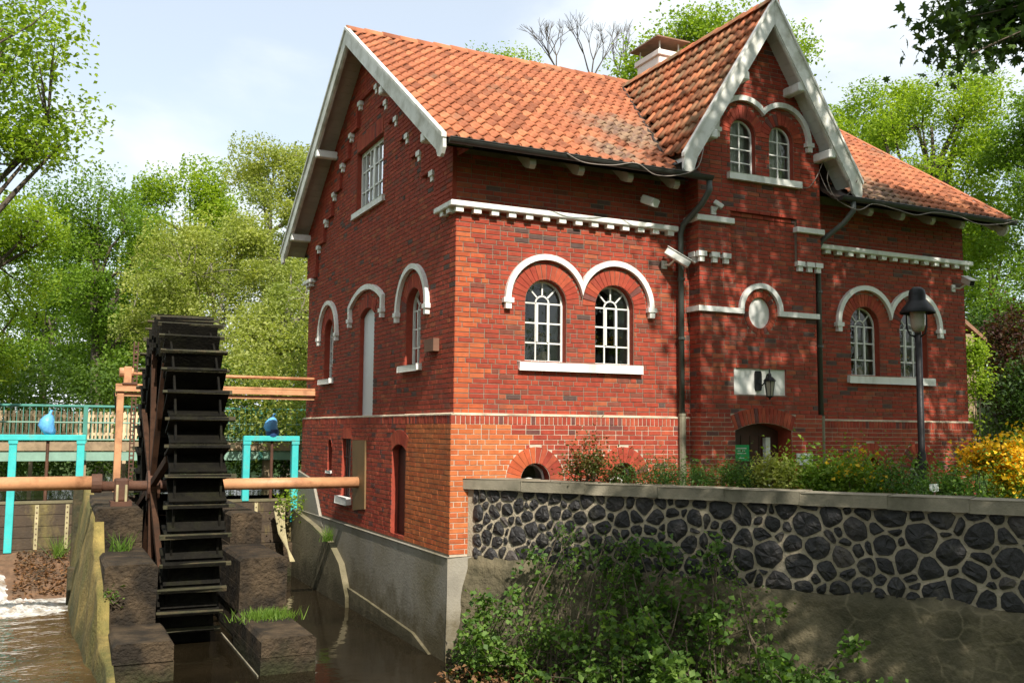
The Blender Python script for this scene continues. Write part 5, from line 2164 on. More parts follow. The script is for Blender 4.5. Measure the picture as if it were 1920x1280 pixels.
# ------------------------------------------------------------------ footbridge and far fence
t = empty('footbridge', (-3, 14, -1.9), 'green railed footbridge over the mill pond behind the wheel', 'footbridge')
BX0, BX1 = -11.0, 3.2
b = MB()
b.box((BX0, 13.98, -1.12), (BX1, 14.12, -.88), 'bridge_pale')
b.build('edge_beam', t)
b = MB()
b.box((BX0, 13.94, -.86), (BX1, 15.9, -.66), 'deck_wood')
b.build('deck', t)
for y in (14.05,):
    for z, r_ in ((.28, .038), (-.14, .022), (-.58, .022)):
        b = MB()
        b.tube([(BX0, y, z), (BX1, y, z)], r_, 'bridge_green' if z > 0 else 'bridge_pale', 8)
        b.build('rail', t)
    for x in (-8.9, -4.55, -.05):
        b = MB()
        b.box((x - .055, y - .09, -1.1), (x + .055, y - .01, .27), 'bridge_green')
        b.build('rail_post', t)
    b = MB()
    b.tube([(0, y, -.58), (0, y, .26)], .011, 'bridge_green', 5, cap=False)
    bm_ = b.mesh('baluster')
    x = BX0 + .07
    while x < BX1:
        at_obj('baluster', bm_, t, (x, 0, 0))
        x += .145
for x in (-9, -4.6, 0.2):
    b = MB()
    b.box((x - .12, 14.1, -3.2), (x + .12, 14.35, -1.12), 'deck_wood')
    b.build('pile', t)
t = empty('picket_fence', (-6, 16.6, -1.0), 'weathered wooden picket fence along the far edge of the footbridge', 'fence')
sm = MB()
sm.box((-.035, -.01, -.60), (.035, .01, .18), 'fence_wood')
smm = sm.mesh('picket')
x = -11.0
while x < -2.2:
    at_obj('picket', smm, t, (x, 16.5, random.uniform(-.015, .015)))
    x += .105
for z in (-.45, .06):
    b = MB()
    b.box((-11, 16.52, z - .04), (-2.2, 16.56, z + .04), 'fence_wood')
    b.build('fence_rail', t)
for x in (-10.6, -8.2, -5.8, -3.4):
    b = MB()
    b.box((x - .05, 16.56, -3.0), (x + .05, 16.66, .2), 'fence_wood')
    b.build('fence_post', t)

# ------------------------------------------------------------------ stone retaining wall
ANGW = math.atan2(WT[1], WT[0])
wallf = Frame((WA[0], WA[1], 0), (WT[0], WT[1], 0), (WN[0], WN[1], 0))
WLEN = 9.2
rw = empty('retaining_wall', (WA[0], WA[1], -4.3), 'dark basalt rubble retaining wall with pale mortar joints and a coping', 'wall')
b = MB()
b.prism([(-.12, -2.20), (WLEN, -2.20), (WLEN, -1.11), (-.12, -1.11)], 'wall_mortar', wallf, -.40, 0)
b.build('mortar_face', rw)
n1, n2 = 70, 18
b = MB()
vs = []
for i in range(n1 + 1):
    for j in range(n2 + 1):
        u, z = -.14 + (WLEN + .14) * i / n1, -4.5 + 2.38 * j / n2
        dd = .05 + .35 * (1 - j / n2) ** 1.4 + .035 * math.sin(u * 3.1 + z * 2) * math.sin(z * 4 + u) + random.uniform(-.012, .012)
        vs.append(wallf(u, z + (.05 * math.sin(u * 2.3) + .03 * math.sin(u * 7) if j == n2 else 0), dd if j < n2 else .035))
for i in range(n1 + 1):
    vs.append(wallf(-.14 + (WLEN + .14) * i / n1, -2.14, -.01))
F_ = [(i * (n2 + 1) + j, (i + 1) * (n2 + 1) + j, (i + 1) * (n2 + 1) + j + 1, i * (n2 + 1) + j + 1) for i in range(n1) for j in range(n2)]
q = (n1 + 1) * (n2 + 1)
F_ += [(i * (n2 + 1) + n2, (i + 1) * (n2 + 1) + n2, q + i + 1, q + i) for i in range(n1)]
b.add(vs, F_, 'render_low')
b.build('rendered_base', rw, smooth=True)


def clip(poly, px, py, nx_, ny_):
    out = []
    for k in range(len(poly)):
        a, c = poly[k], poly[(k + 1) % len(poly)]
        da = (a[0] - px) * nx_ + (a[1] - py) * ny_
        dc = (c[0] - px) * nx_ + (c[1] - py) * ny_
        if da <= 0:
            out.append(a)
        if da * dc < 0:
            t_ = da / (da - dc)
            out.append((a[0] + (c[0] - a[0]) * t_, a[1] + (c[1] - a[1]) * t_))
    return out


rs = random.Random(11)
seeds = []
tries = 0
while tries < 9000:
    tries += 1
    u, z = rs.uniform(.0, WLEN), rs.uniform(-2.13, -1.13)
    r_ = .145 + .03 * min(1, max(0, (u - 2.5) / 4.5)) * rs.uniform(.4, 1.8)
    r_ *= rs.choice([.62, .8, .95, 1, 1.1, 1.25])
    if all((u - p[0]) ** 2 + (z - p[1]) ** 2 > (.5 * (r_ + p[2])) ** 2 * 1.5 for p in seeds):
        seeds.append((u, z, r_))
for (u, z, r_) in seeds:
    poly = [(max(.03, u - .5), max(-2.15, z - .5)), (min(WLEN, u + .5), max(-2.15, z - .5)), (min(WLEN, u + .5), min(-1.115, z + .5)), (max(.03, u - .5), min(-1.115, z + .5))]
    for (u2, z2, r2) in seeds:
        if (u2, z2) == (u, z) or abs(u2 - u) > 1:
            continue
        dx_, dz_ = u2 - u, z2 - z
        l_ = math.hypot(dx_, dz_)
        f_ = (l_ * l_ + r_ * r_ - r2 * r2) / (2 * l_)
        f_ -= .013
        poly = clip(poly, u + dx_ / l_ * f_, z + dz_ / l_ * f_, dx_ / l_, dz_ / l_)
        if len(poly) < 3:
            break
    if len(poly) < 3:
        continue
    c = (sum(p[0] for p in poly) / len(poly), sum(p[1] for p in poly) / len(poly))
    ar = abs(sum(poly[k][0] * poly[(k + 1) % len(poly)][1] - poly[(k + 1) % len(poly)][0] * poly[k][1] for k in range(len(poly)))) / 2
    if ar < .004:
        continue
    # keep it within a rough radius so that mortar pockets open up, and cut the corners
    lim = r_ * rs.uniform(1.05, 1.45)
    pts = []
    m = len(poly)
    for k in range(m):
        a, d_ = poly[k], poly[(k + 1) % m]
        if math.hypot(a[0] - d_[0], a[1] - d_[1]) < .03:
            pts.append(((a[0] + d_[0]) / 2, (a[1] + d_[1]) / 2))
            continue
        for t_ in (.22, .78):
            pts.append((a[0] + (d_[0] - a[0]) * t_ + rs.uniform(-.006, .006), a[1] + (d_[1] - a[1]) * t_ + rs.uniform(-.006, .006)))
    pts = [(c[0] + (p[0] - c[0]) * min(1, lim / max(.01, math.hypot(p[0] - c[0], p[1] - c[1]))),
            c[1] + (p[1] - c[1]) * min(1, lim / max(.01, math.hypot(p[0] - c[0], p[1] - c[1])))) for p in pts]
    m = len(pts)
    b = MB()
    h = rs.uniform(.018, .05)
    v0 = [wallf(*p, -.01) for p in pts]
    v1 = [wallf(c[0] + (p[0] - c[0]) * .93, c[1] + (p[1] - c[1]) * .93, .012 + rs.uniform(0, .008)) for p in pts]
    v2 = [wallf(c[0] + (p[0] - c[0]) * .55 + rs.uniform(-.012, .012), c[1] + (p[1] - c[1]) * .55 + rs.uniform(-.012, .012), h + rs.uniform(-.014, .014)) for p in pts]
    vs = v0 + v1 + v2 + [wallf(c[0] + rs.uniform(-.02, .02), c[1] + rs.uniform(-.02, .02), h + rs.uniform(-.005, .02))]
    fs = [(k, (k + 1) % m, m + (k + 1) % m, m + k) for k in range(m)] + [(m + k, m + (k + 1) % m, 2 * m + (k + 1) % m, 2 * m + k) for k in range(m)]
    fs += [(2 * m + k, 2 * m + (k + 1) % m, 3 * m) for k in range(m)]
    b.add(vs, fs, 'basalt')
    b.build('stone', rw)
u = -.16
while u < WLEN:
    w_ = rs.uniform(.85, 1.15)
    b = MB()
    zz = -.966 + rs.uniform(-.004, .004)
    b.prism([(u, -1.105), (u + w_ - .008, -1.105), (u + w_ - .008, zz), (u, zz)], 'coping', wallf, -.44, .075 + rs.uniform(-.006, .006))
    bevel(b.build('coping_slab', rw), .012)
    u += w_
b = MB()
b.tube([(.30, -.14, -2.16), (.285, -.155, -2.7), (.22, -.18, -3.1), (.19, -.21, -3.42)], .012, 'sign_white', 5)
b.build('joint_sealant', rw)

# ------------------------------------------------------------------ lamp post
lp = (6.40, -2.95)
t = empty('lamp_post', (*lp, GZ), 'black garden lamp post with bell shade in front of the right windows', 'street lamp')
b = MB()
b.tube([(*lp, GZ), (*lp, -.55), (*lp, -.5), (*lp, 1.25)], [.062, .062, .05, .05], 'black_paint', 12)
b.build('post', t, smooth=True)
b = MB()
b.tube([(*lp, GZ), (*lp, GZ + .5)], .085, 'black_paint', 12)
b.build('base_sleeve', t)
b = MB()
for k in range(3):
    a = k * 2.094 + .5
    c, s = math.cos(a), math.sin(a)
    b.tube([(lp[0] + .04 * c, lp[1] + .04 * s, 1.22), (lp[0] + .13 * c, lp[1] + .13 * s, 1.26), (lp[0] + .165 * c, lp[1] + .165 * s, 1.36), (lp[0] + .165 * c, lp[1] + .165 * s, 1.62)], .014, 'black_paint', 6)
b.build('bracket', t)
b = MB()
b.lathe((*lp, 1.30), [(0, 0), (.08, .01), (.105, .10), (.115, .3)], 'opal', 14)
b.build('globe', t, smooth=True)
b = MB()
b.lathe((*lp, 1.58), [(.255, 0), (.262, .012), (.23, .07), (.15, .17), (.125, .20), (.122, .30), (.108, .36), (.06, .40), (0, .41)], 'black_paint', 24)
b.build('shade', t, smooth=True)

# ------------------------------------------------------------------ trees
def ellip(n, c, r, shell=.55, r2=None):
    """points in an ellipsoid, crowded towards its surface"""
    d = r2.normal(size=(n, 3))
    d /= np.linalg.norm(d, axis=1)[:, None]
    q = r2.uniform(shell ** 3, 1, n) ** (1 / 3)
    return np.array(c) + d * q[:, None] * np.array(r)


def tree(name, label, base, crowns, nleaf, size, leaf, seed, trunk=.22, bark='bark', clump=.55, group=None, cat='tree', extra=None, lim=9, flat=.7):
    r2 = np.random.default_rng(seed)
    rr = random.Random(seed)
    base = Vector(base)
    t = empty(name, base, label, cat, group)
    tot = sum(c[1][0] * c[1][1] * c[1][2] for c in crowns)
    ctrs = []
    for c, r_ in crowns:
        m = max(10, int(clumpN(r_, clump)))
        ctrs.append(ellip(m, c, r_, .45, r2))
    C = np.concatenate(ctrs)
    # leaf points around every clump
    k = max(4, nleaf // len(C))
    w = r2.uniform(.5, 1.5, len(C))
    P = []
    for c, wi in zip(C, w):
        m = int(k * wi)
        g = np.clip(r2.normal(size=(m, 3)), -1.5, 1.5) * np.array([clump, clump, clump * flat]) * r2.uniform(.6, 1.1)
        P.append(c + g)
    P = np.concatenate(P)
    me = leafmesh('crown', P, size, leaf)
    link('crown', me, t)
    if extra:
        P2 = np.concatenate([c + r2.normal(size=(extra[2], 3)) * clump for c in C[r2.random(len(C)) < extra[1]]])
        link('blossom', leafmesh('blossom', P2, size * .8, extra[0]), t)
    b = MB()
    cc = Vector(np.mean([c[0] for c in crowns], axis=0))
    top = Vector((cc.x, cc.y, cc.z + crowns[0][1][2] * .45))
    pts = []
    for i in range(7):
        f = i / 6
        p = base.lerp(top, f)
        p.x += math.sin(f * 4 + seed) * .18 * f * 1.5
        p.y += math.cos(f * 3 + seed) * .18 * f * 1.5
        pts.append(p)
    rad = [trunk * (1.25 - 1.1 * i / 6) for i in range(7)]
    b.tube(pts, rad, bark, 8)
    b.build('trunk', t, smooth=True)
    lb = MB()
    ends = []
    idx = r2.permutation(len(C))
    nl = min(lim, len(C))
    for q in idx[:nl]:
        e = Vector(C[q])
        s = pts[rr.choice([2, 3, 3, 4, 4, 5])]
        mid = s.lerp(e, .5) + Vector((rr.uniform(-.3, .3), rr.uniform(-.3, .3), rr.uniform(.1, .5)))
        lb.tube([s, s.lerp(mid, .5), mid, mid.lerp(e, .6), e], [trunk * .42, trunk * .36, trunk * .28, trunk * .18, trunk * .08], bark, 6, cap=False)
        ends += [mid, e, mid.lerp(e, .6)]
    for q in idx[nl:nl + 90]:
        e = Vector(C[q])
        s = min(ends, key=lambda v: (v - e).length)
        m = s.lerp(e, .55) + Vector((rr.uniform(-.15, .15), rr.uniform(-.15, .15), rr.uniform(-.05, .25)))
        lb.tube([s, m, e], [trunk * .15, trunk * .10, trunk * .03], bark, 4, cap=False)
    lb.build('limbs', t, smooth=True)
    return t


def clumpN(r_, clump):
    v = r_[0] * r_[1] * r_[2]
    return min(170, 3.2 * (v ** (2 / 3)) / (clump * clump) * .62)


def gz(p):
    return float(height(np.array(p[0]), np.array(p[1])))


def vtree(name, label, px, py, w, rpx, rpy, nleaf, size, leaf, seed, depth=None, more=(), **kw):
    """a tree whose crown stands w metres away"""
    c = at(px, py, w)
    s = w / FPX
    crowns = [((c.x, c.y, c.z), (rpx * s, (depth or rpx * s), rpy * s))]
    for (qx, qy, sx, sy) in more:
        d = at(qx, qy, w)
        crowns.append(((d.x, d.y, d.z), (sx * s, sx * s, sy * s)))
    bx_, by_ = c.x + kw.pop('shift', 0), c.y
    return tree(name, label, (bx_, by_, gz((bx_, by_)) - .1), crowns, nleaf, size, leaf, seed, **kw)


BT = 'trees beyond the mill pond'
vtree('maple_tree', 'tall airy tree with bright young leaves at the upper left edge of the picture', -70, 150, 21, 215, 190, 11050, .129, 'leaf_fresh', 21, clump=.5, shift=-1.2, more=((60, 30, 90, 70), (60, 235, 90, 50)), trunk=.2)
vtree('broadleaf_tree', 'leafy tree at the left picture edge below the airy tree', -60, 520, 27, 150, 220, 25500, .122, 'leaf_fresh', 22, clump=.5, group=BT)
vtree('alder_tree', 'loose grey-green tree left of the bright round tree', 205, 500, 40, 110, 200, 23800, .144, 'leaf_mid', 23, clump=.6, group=BT, more=((130, 420, 60, 90),))
vtree('oak_tree', 'bright green rounded tree behind the pale willow', 350, 430, 46, 100, 150, 27200, .167, 'leaf_fresh', 24, clump=.7, group=BT)
vtree('willow_tree', 'large pale olive willow right behind the water wheel', 400, 575, 35, 175, 180, 44200, .114, 'leaf_olive', 25, clump=.5, group=BT, extra=('willow_bud', .3, 22), bark='bark_pale')
vtree('birch_tree', 'tall slim olive tree rising beside the left roof edge', 515, 420, 41, 90, 175, 30600, .122, 'leaf_olive', 26, clump=.6, group=BT, bark='bark_pale')
vtree('hazel_tree', 'bushy olive thicket with pale stems beside the gable wall', 545, 620, 31, 85, 150, 23800, .099, 'leaf_olive', 27, clump=.4, group=BT, bark='bark_pale')
vtree('lime_tree', 'dark green tree in the far middle distance at the left', 90, 600, 52, 170, 180, 34000, .182, 'leaf_mid', 28, clump=.8, group=BT)
vtree('beech_tree', 'broad mid green tree low behind the picket fence', 235, 660, 44, 120, 110, 23800, .152, 'leaf_mid', 29, clump=.6, group=BT)
vtree('chestnut_tree', 'deep green tree behind the top of the water wheel', 270, 640, 50, 100, 160, 22100, .167, 'leaf_mid', 30, clump=.7, group=BT)
vtree('robinia_tree', 'small feathery treetop peeping over the middle of the tiled roof', 930, 150, 42, 70, 75, 5100, .122, 'leaf_fresh', 31, clump=.5)
vtree('plane_tree', 'green tree behind the chimney and the bay gable', 1400, 130, 38, 130, 105, 18700, .152, 'leaf_fresh', 32, clump=.6, more=((1215, 130, 45, 35), (1300, 75, 50, 30)))
vtree('ash_tree', 'large light green tree at the right behind the far roof slope', 1755, 350, 36, 145, 250, 44200, .129, 'leaf_fresh', 33, clump=.55, trunk=.3, lim=14)
vtree('elm_tree', 'yellow-green tree between the bay gable and the large right tree', 1605, 300, 44, 75, 130, 18700, .152, 'leaf_fresh', 34, clump=.6)
vtree('sycamore_tree', 'darker tree at the right picture edge', 1960, 400, 31, 95, 260, 23800, .122, 'leaf_mid', 35, clump=.5)
vtree('field_maple', 'low mid green tree in the gap right of the mill corner', 1860, 520, 42, 90, 120, 15300, .137, 'leaf_mid', 36, clump=.6)

# leafless tree over the ridge
t = empty('bare_tree', (at(1110, 140, 40).x, at(1110, 140, 40).y, -1), 'leafless tree with fine twigs above the roof ridge', 'tree')
bb = MB()
rr = random.Random(5)


def grow(p, d, l_, r_, n):
    q = p + d * l_
    bb.tube([p, p.lerp(q, .5) + Vector((rr.uniform(-.05, .05), 0, rr.uniform(-.05, .05))) * l_, q], [r_, r_ * .85, r_ * .7], 'bark', 5, cap=False)
    if n == 0:
        return
    for _ in range(3 if n > 1 else 4):
        e = (d + Vector((rr.uniform(-.75, .75), rr.uniform(-.6, .6), rr.uniform(-.15, .5)))).normalized()
        grow(q, e, l_ * rr.uniform(.6, .85), r_ * .6, n - 1)


tb = at(1110, 140, 40)
for dx_ in (-1.2, 0.0, 1.3):
    grow(Vector((tb.x + dx_, tb.y, 12.9)), Vector((dx_ * .25, 0, 1)).normalized(), 1.3, .06, 4)
br = MB()
br.tube([(tb.x, tb.y, -1.2), (tb.x + .1, tb.y, 6), (tb.x, tb.y, 9.5)], [.3, .24, .18], 'bark', 8)
for dx_ in (-1.2, 0.0, 1.3):
    br.tube([(tb.x, tb.y, 9.2), (tb.x + dx_ * .6, tb.y, 10.9), (tb.x + dx_, tb.y, 13.0)], [.13, .1, .07], 'bark', 6)
br.build('trunk', t, smooth=True)
bb.build('crown', t)

# big maple on the near bank, mostly outside the picture: its low branch hangs in at the upper right
M1 = [((6.0, -9.2, 10.9), (3.6, 2.8, 3.5)), ((9.6, -9.0, 8.7), (3.4, 2.8, 3.3))]
mt = tree('maple_tree', 'overhanging maple whose dark branch hangs in at the upper right corner', (10.2, -11.5, gz((10.2, -11.5)) - .1), M1, 24000, .21, 'leaf_mid', 41, trunk=.4, clump=.6)
r2 = np.random.default_rng(77)
P, tw = [], MB()
s0 = at(2150, 20, 11.5)
for tgt, n in (((1735, 95), 26), ((1760, 45), 60), ((1830, 55), 110), ((1890, 20), 240), ((1850, 15), 130), ((1800, 10), 70), ((1820, 100), 46), ((1870, 85), 60), ((1915, 65), 130), ((1745, 15), 18), ((1790, 115), 20), ((1950, -30), 300), ((1960, 60), 200)):
    e = at(tgt[0], tgt[1], 11.5 + r2.uniform(-.4, .4))
    P.append(np.array(e) + r2.normal(size=(n, 3)) * np.array([.16, .2, .12]))
    m = s0.lerp(e, .55) + Vector((0, 0, .18))
    tw.tube([s0, m, e], [.03, .016, .005], 'twig', 5, cap=False)
tw.tube([(10.0, -11.3, 6.2), (7.6, -9.5, 6.6), s0 + Vector((.3, -.2, .2)), s0], [.16, .1, .05, .03], 'bark', 8)
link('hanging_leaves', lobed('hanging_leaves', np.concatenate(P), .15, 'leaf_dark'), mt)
tw.build('hanging_branch', mt)
tree('alder_tree', 'slim alder on the near bank whose shade falls on the brambles', (2.9, -13.6, gz((2.9, -13.6)) - .1), [((2.1, -11.6, 5.7), (2.4, 1.5, 2.4)), ((3.3, -11.8, 3.9), (1.6, 1.2, 1.5))], 12000, .15, 'leaf_mid', 44, trunk=.16, clump=.45)
tree('alder_tree', 'bank-side alder just right of the picture that shades the stone wall', (6.6, -13.2, gz((6.6, -13.2)) - .1), [((5.4, -11.9, 5.2), (2.7, 2.0, 2.6)), ((3.9, -12.3, 3.6), (1.3, 1.2, 1.3))], 6500, .15, 'leaf_mid', 43, trunk=.22, clump=.45)


# ------------------------------------------------------------------ shrubs
def shrub(name, label, c, r_, n, size, leaf, seed, flower=None, nf=0, cat='shrub', stems=8, clump=.16, group=None, asp=.62, z0=None, up=.5):
    r2 = np.random.default_rng(seed)
    t = empty(name, (c[0], c[1], z0 if z0 is not None else c[2] - r_[2]), label, cat, group)
    m = max(8, int(60 * (r_[0] * r_[1] * r_[2]) ** .5))
    C = ellip(m, c, r_, .4, r2)
    k = n // m
    P = np.concatenate([q + r2.normal(size=(k, 3)) * clump * r2.uniform(.6, 1.4) for q in C])
    link('foliage', leafmesh('foliage', P, size, leaf, aspect=asp, up=up), t)
    if flower:
        Q = C[C[:, 2] > c[2] - r_[2] * .4]
        k = max(1, nf // len(Q))
        P = np.concatenate([q + r2.normal(size=(k, 3)) * clump * .8 + np.array([0, 0, .06]) for q in Q])
        link('blossoms', leafmesh('blossoms', P, size * 1.1, flower, aspect=.9), t, kind='stuff')
    b = MB()
    for q in range(stems):
        e = C[q % m]
        s = (c[0] + r2.uniform(-.3, .3) * r_[0], c[1] + r2.uniform(-.3, .3) * r_[1], t.location.z)
        mid = ((s[0] + e[0]) / 2 + r2.uniform(-.06, .06), (s[1] + e[1]) / 2, (s[2] + e[2]) / 2 + .05)
        b.tube([s, mid, e], [.016, .011, .004], 'twig', 5, cap=False)
    b.build('stems', t)
    return t


def yard(px, py, w):
    return tuple(at(px, py, w))


GB = 'bushes behind the coping'
shrub('barberry_bush', 'reddish leaved bush left of the tall downpipe', yard(1120, 875, 13.9), (.36, .4, .36), 2600, .05, 'leaf_red', 51, z0=GZ, group=GB, flower=None, clump=.13, stems=14)
shrub('juniper_bush', 'feathery green conifer bush below the tall downpipe', yard(1250, 905, 13.7), (.65, .45, .15), 5200, .06, 'leaf_pine', 52, z0=GZ, group=GB, asp=.25, clump=.13)
shrub('juniper_bush', 'feathery green conifer bush left of the entrance', yard(1360, 903, 14.0), (.5, .4, .15), 4000, .06, 'leaf_pine', 53, z0=GZ, group=GB, asp=.25, clump=.13)
shrub('privet_bush', 'pale cream tipped bush in front of the entrance door', yard(1455, 893, 13.6), (.22, .3, .18), 1800, .055, 'leaf_olive', 54, z0=GZ, group=GB, clump=.1)
shrub('laurel_bush', 'dark leafy bush right of the entrance', yard(1530, 905, 13.8), (.5, .4, .16), 2600, .075, 'leaf_mid', 55, z0=GZ, group=GB)
shrub('azalea_bush', 'small yellow flowering azalea in front of the right cellar window', yard(1610, 902, 13.2), (.38, .35, .17), 2200, .06, 'leaf_mid', 56, flower='flower_yellow', nf=130, z0=GZ, group=GB)
shrub('juniper_bush', 'low dark green bush left of the lamp post', yard(1680, 905, 12.8), (.35, .3, .16), 2200, .055, 'leaf_pine', 57, z0=GZ, group=GB, asp=.4)
shrub('spirea_bush', 'yellow-green bush right of the lamp post', yard(1775, 915, 13.4), (.45, .4, .15), 3000, .055, 'leaf_bramble', 58, z0=GZ, group=GB)
shrub('azalea_bush', 'large golden yellow azalea in full bloom at the right edge', yard(1880, 885, 15.5), (.55, .6, .35), 2600, .07, 'leaf_mid', 59, flower='flower_yellow', nf=2600, z0=GZ + .1)
shrub('azalea_bush', 'second golden azalea beyond the first at the right edge', yard(1965, 865, 16.5), (.8, .6, .5), 2200, .07, 'leaf_mid', 60, flower='flower_yellow', nf=1700, z0=GZ + .1)
shrub('ivy_column', 'bright narrow ivy hedge beside the right mill corner', yard(1822, 705, 22.5), (.22, .3, 1.1), 2600, .09, 'leaf_fresh', 61, z0=GZ, clump=.12, cat='hedge')
shrub('purple_shrub', 'dark purple-leaved shrub on the slope at the right', yard(1900, 690, 26), (1.1, 1.0, 1.5), 7000, .11, 'leaf_purple', 62, z0=-1.2, clump=.25)
shrub('evergreen_shrub', 'dark evergreen shrub behind the yellow azaleas', yard(1855, 670, 29), (.9, 1.0, 1.3), 7000, .11, 'leaf_dark', 63, z0=-1.2, clump=.25)
shrub('evergreen_shrub', 'mid green shrub above the dark ones at the right edge', yard(1880, 610, 31), (1.0, 1.0, .6), 5000, .11, 'leaf_mid', 64, z0=-1.0, clump=.25)
shrub('evergreen_shrub', 'dark hedge mass low at the far right edge', yard(1955, 740, 24), (1.0, 1.0, .9), 6000, .11, 'leaf_dark', 66, z0=-1.2, clump=.25)

# white box and small sign in the bed
t = empty('bed_sign', yard(1752, 918, 12.9), 'small white plate standing on the bed behind the coping beside the lamp post', 'sign')
c = yard(1752, 914, 12.9)
b = MB()
b.bar((c[0] - .10, c[1] - .02, c[2]), (c[0] + .10, c[1] + .03, c[2]), .02, .10, 'sign_white')
b.build('plate', t)
b = MB()
b.tube([(c[0], c[1], c[2] - .05), (c[0], c[1], GZ)], .012, 'rust', 6)
b.build('stake', t)

# neighbouring roof glimpsed at the right corner
t = empty('garden_shed', (15.2, 8.5, -1.2), 'brown roof of a shed peeping out right of the mill corner', 'shed')
b = MB()
pA = at(1822, 600, 25)
b.prism([(pA.x - .8, pA.z + .35), (pA.x + .55, pA.z - .45), (pA.x + .55, pA.z - .55), (pA.x - .8, pA.z + .22)], 'copper_cap', Frame((0, pA.y, 0), (1, 0, 0), (0, -1, 0)), -2.0, 0)
b.build('roof', t)
b = MB()
b.box((pA.x - 2.6, pA.y + .1, -2.2), (pA.x + .2, pA.y + 1.9, pA.z - .35), 'deck_wood')
b.build('wall', t)

# brambles hanging against the stone wall
def bramble(label, n, ur, zr, dr, nl, size, seed, root=-3.6, leaf='leaf_bramble', spread=.07):
    r2 = np.random.default_rng(seed)
    rr = random.Random(seed)
    t = empty('bramble_bush', wallf((ur[0] + ur[1]) / 2, root, .6), label, 'bush')
    P = []
    b = MB()
    for _ in range(n):
        u, z, d = rr.uniform(*ur), rr.uniform(*zr), rr.uniform(*dr)
        p = Vector(wallf(u, z, d))
        s = Vector(wallf(u + rr.uniform(-.7, .7), root, rr.uniform(.5, .9)))
        tip = p + Vector((rr.uniform(-.35, .35), rr.uniform(-.3, .3), rr.uniform(-.35, .05)))
        path = [s, s.lerp(p, .5) + Vector((rr.uniform(-.12, .12), rr.uniform(-.12, .12), .12)), p, p.lerp(tip, .5) + Vector((0, 0, .06)), tip]
        b.tube(path, [.010, .009, .007, .005, .003], 'twig', 5, cap=False)
        for k in range(nl):
            f = rr.uniform(.9, 4) if k % 3 else rr.uniform(.2, 4)
            i0 = min(3, int(f))
            c = path[i0].lerp(path[i0 + 1], f - i0)
            m = rr.choice([3, 3, 5])
            P.append(np.array(c) + r2.normal(size=(m, 3)) * spread)
    P = np.concatenate(P)
    h = len(P) // 2
    link('foliage', leafmesh('foliage', P[:h], size, leaf, aspect=.78, up=.3), t)
    link('foliage', leafmesh('foliage', P[h:], size * .62, leaf, aspect=.7, up=.2), t)
    b.build('stems', t)


bramble('leafy bramble shoots climbing the middle of the stone wall', 44, (1.2, 4.6), (-2.6, -1.6), (.12, .5), 18, .085, 71)
bramble('straggling bramble thicket low in front of the stone wall base', 78, (.5, 5.8), (-3.4, -2.4), (.3, 1.2), 22, .09, 72)
bramble('low ground ivy at the left foot of the stone wall', 24, (.2, 1.5), (-3.5, -3.2), (.35, .8), 14, .075, 73)
bramble('round leaved bramble in the lower right foreground', 30, (3.2, 6.4), (-3.3, -2.75), (.6, 1.7), 18, .105, 74)
P = np.array([wallf(random.uniform(.5, 6), 0, random.uniform(.35, 1.6)) for _ in range(1500)])
P[:, 2] = np.maximum(height(P[:, 0], P[:, 1]), WZ) + rng.uniform(.02, .22, len(P))
tag(link('leaf_litter', leafmesh('leaf_litter', P, .08, 'dry_leaf', up=.8)), 'brown dead leaves on the bank under the brambles', 'leaf litter', kind='stuff')

# undergrowth on the far bank; dark leaves low down stand for pond reflection
P = []
for _ in range(330):
    px_ = random.uniform(-60, 640)
    w_ = random.uniform(28, 34)
    c = at(px_, random.uniform(690, 885), w_)
    P.append(np.array(c) + rng.normal(size=(110, 3)) * np.array([.5, .5, .35]))
tag(link('undergrowth', leafmesh('undergrowth', np.concatenate(P), .14, 'leaf_dark2')), 'green undergrowth along the far bank of the mill pond, its dark foot standing for a reflection', 'undergrowth', kind='stuff')
P = []
for _ in range(90):
    c = at(random.uniform(430, 640), random.uniform(600, 800), random.uniform(24, 27))
    P.append(np.array(c) + rng.normal(size=(70, 3)) * np.array([.35, .4, .3]))
tag(link('bank_thicket', leafmesh('bank_thicket', np.concatenate(P), .11, 'leaf_olive')), 'light leafy thicket on the bank beside the far mill corner', 'undergrowth', kind='stuff')
# grass on the slope right of the mill
def grass(name, label, pts, h, w_=.012, mat='blade', lean=.35):
    pts = np.asarray(pts)
    n = len(pts)
    a = rng.uniform(0, 6.28, n)
    s = np.stack([np.cos(a), np.sin(a), np.zeros(n)], 1)
    ln = np.stack([rng.normal(0, lean, n), rng.normal(0, lean, n), np.ones(n)], 1) * (h * rng.uniform(.5, 1.2, n))[:, None]
    V = np.empty((n, 4, 3))
    V[:, 0] = pts - s * w_
    V[:, 1] = pts + s * w_
    V[:, 2] = pts + ln * .6 + s * w_ * .8
    V[:, 3] = pts + ln
    return nmesh(name, V.reshape(-1, 3), np.arange(n * 4).reshape(n, 4), mat)


gp = np.stack([rng.uniform(11.4, 19, 9000), rng.uniform(-1, 14, 9000), np.zeros(9000)], 1)
gp[:, 2] = height(gp[:, 0], gp[:, 1])
tag(link('slope_grass', grass('slope_grass', '', gp, .22, .02)), 'grass on the slope right of the mill', 'grass', kind='stuff')


def tuft(label, c, r_, n, h, seed):
    r2 = np.random.default_rng(seed)
    p = np.array(c) + np.stack([r2.normal(0, r_, n), r2.normal(0, r_ * .7, n), np.zeros(n)], 1)
    o = link('grass_tuft', grass('grass_tuft', '', p, h, .006, lean=.5))
    tag(o, label, 'grass tuft')


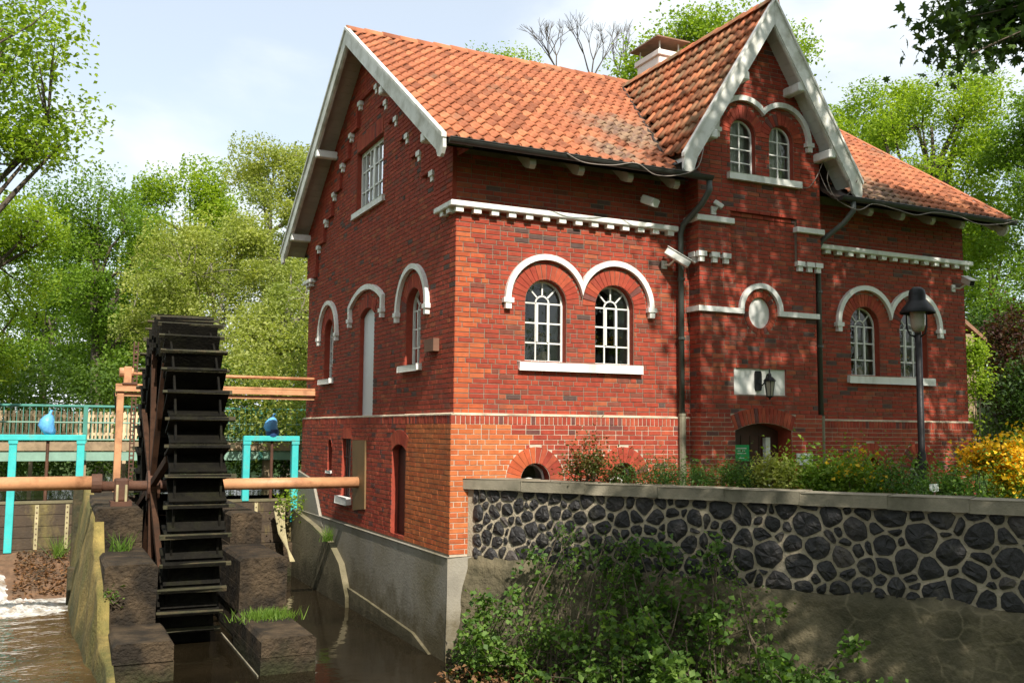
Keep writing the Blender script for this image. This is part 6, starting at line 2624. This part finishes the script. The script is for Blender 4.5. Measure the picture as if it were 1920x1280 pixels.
tuft('grass tuft on the top step of the left pier', (-4.3, 3.4, -2.24), .08, 90, .30, 81)
tuft('grass tuft at the foot of the left sluice gate', (-5.12, 8.95, -2.95), .06, 80, .5, 82)
tuft('green grass cushion on the lowest step of the right pier', (-2.3, 1.7, -3.14), .20, 900, .16, 83)
tuft('weed tuft growing out of the concrete foundation', (-.19, 6.1, -2.52), .06, 120, .32, 84)
def weed(label, c, n, r_, size, seed, leaf='leaf_bramble'):
    r2 = np.random.default_rng(seed)
    t = empty('weed', c, label, 'weed')
    P = np.array(c) + np.array([0, 0, r_]) + r2.normal(size=(n, 3)) * r_ * .6
    link('foliage', leafmesh('foliage', P, size, leaf), t)
    b = MB()
    for q in range(5):
        b.tube([c, (c[0] + r2.normal(0, .3 * r_), c[1], c[2] + r_ * .7), tuple(P[q])], .005, 'twig', 4, cap=False)
    b.build('stems', t)


weed('bright leafy weed beside the turquoise gate at the mill corner', (-.42, 8.6, -2.15), 260, .28, .08, 85, 'leaf_fresh')
weed('small leafy sprig on the side of the left pier', (-4.5, 1.66, -2.75), 50, .12, .06, 86)
b = MB()
for k in range(4):
    b.tube([(-.55 - .05 * k, 8.9, -2.0), (-.50 - .04 * k, 8.7, -2.6), (-.42 + .03 * k, 8.4, -3.2)], [.04, .03, .015], 'gate_iron', 6)
tag(b.build('dead_stalk'), 'pale dry stalks leaning beside the right sluice gate', 'stalks')

# unseen trees added round the viewer to shade the scene from the open sky
k = 0
for (x, y, h_, r_) in ((-17, -20, 9, 4.5), (-10, -27, 9.5, 4.6), (-1, -29, 9.5, 4.6), (8, -27, 9, 4.4), (17, -21, 10, 4.8), (20, -12, 10, 4.5), (-14.5, -9, 12, 4.2), (-14.5, -1, 12.5, 4.0), (-14.5, 6.5, 11, 3.6)):
    lab = ['added broad shade tree far behind the viewer on the left bank', 'added round shade tree behind the viewer left of the stream axis', 'added shade tree straight behind the viewer', 'added shade tree behind the viewer on the yard side',
           'added tall shade tree behind the viewer at the far right', 'added tall shade tree right of the yard outside the picture', 'added shade tree on the left bank nearest the viewer outside the picture', 'added shade tree on the left bank level with the mill outside the picture', 'added shade tree on the left bank level with the sluice outside the picture'][k]
    tree('added_shade_tree', lab, (x, y, gz((x, y)) - .1), [((x, y, h_ * .52), (r_, r_, h_ * .46))], 5000, .38, 'leaf_mid', 100 + k, trunk=.3, clump=.9, group='added shade trees around the viewer')
    k += 1
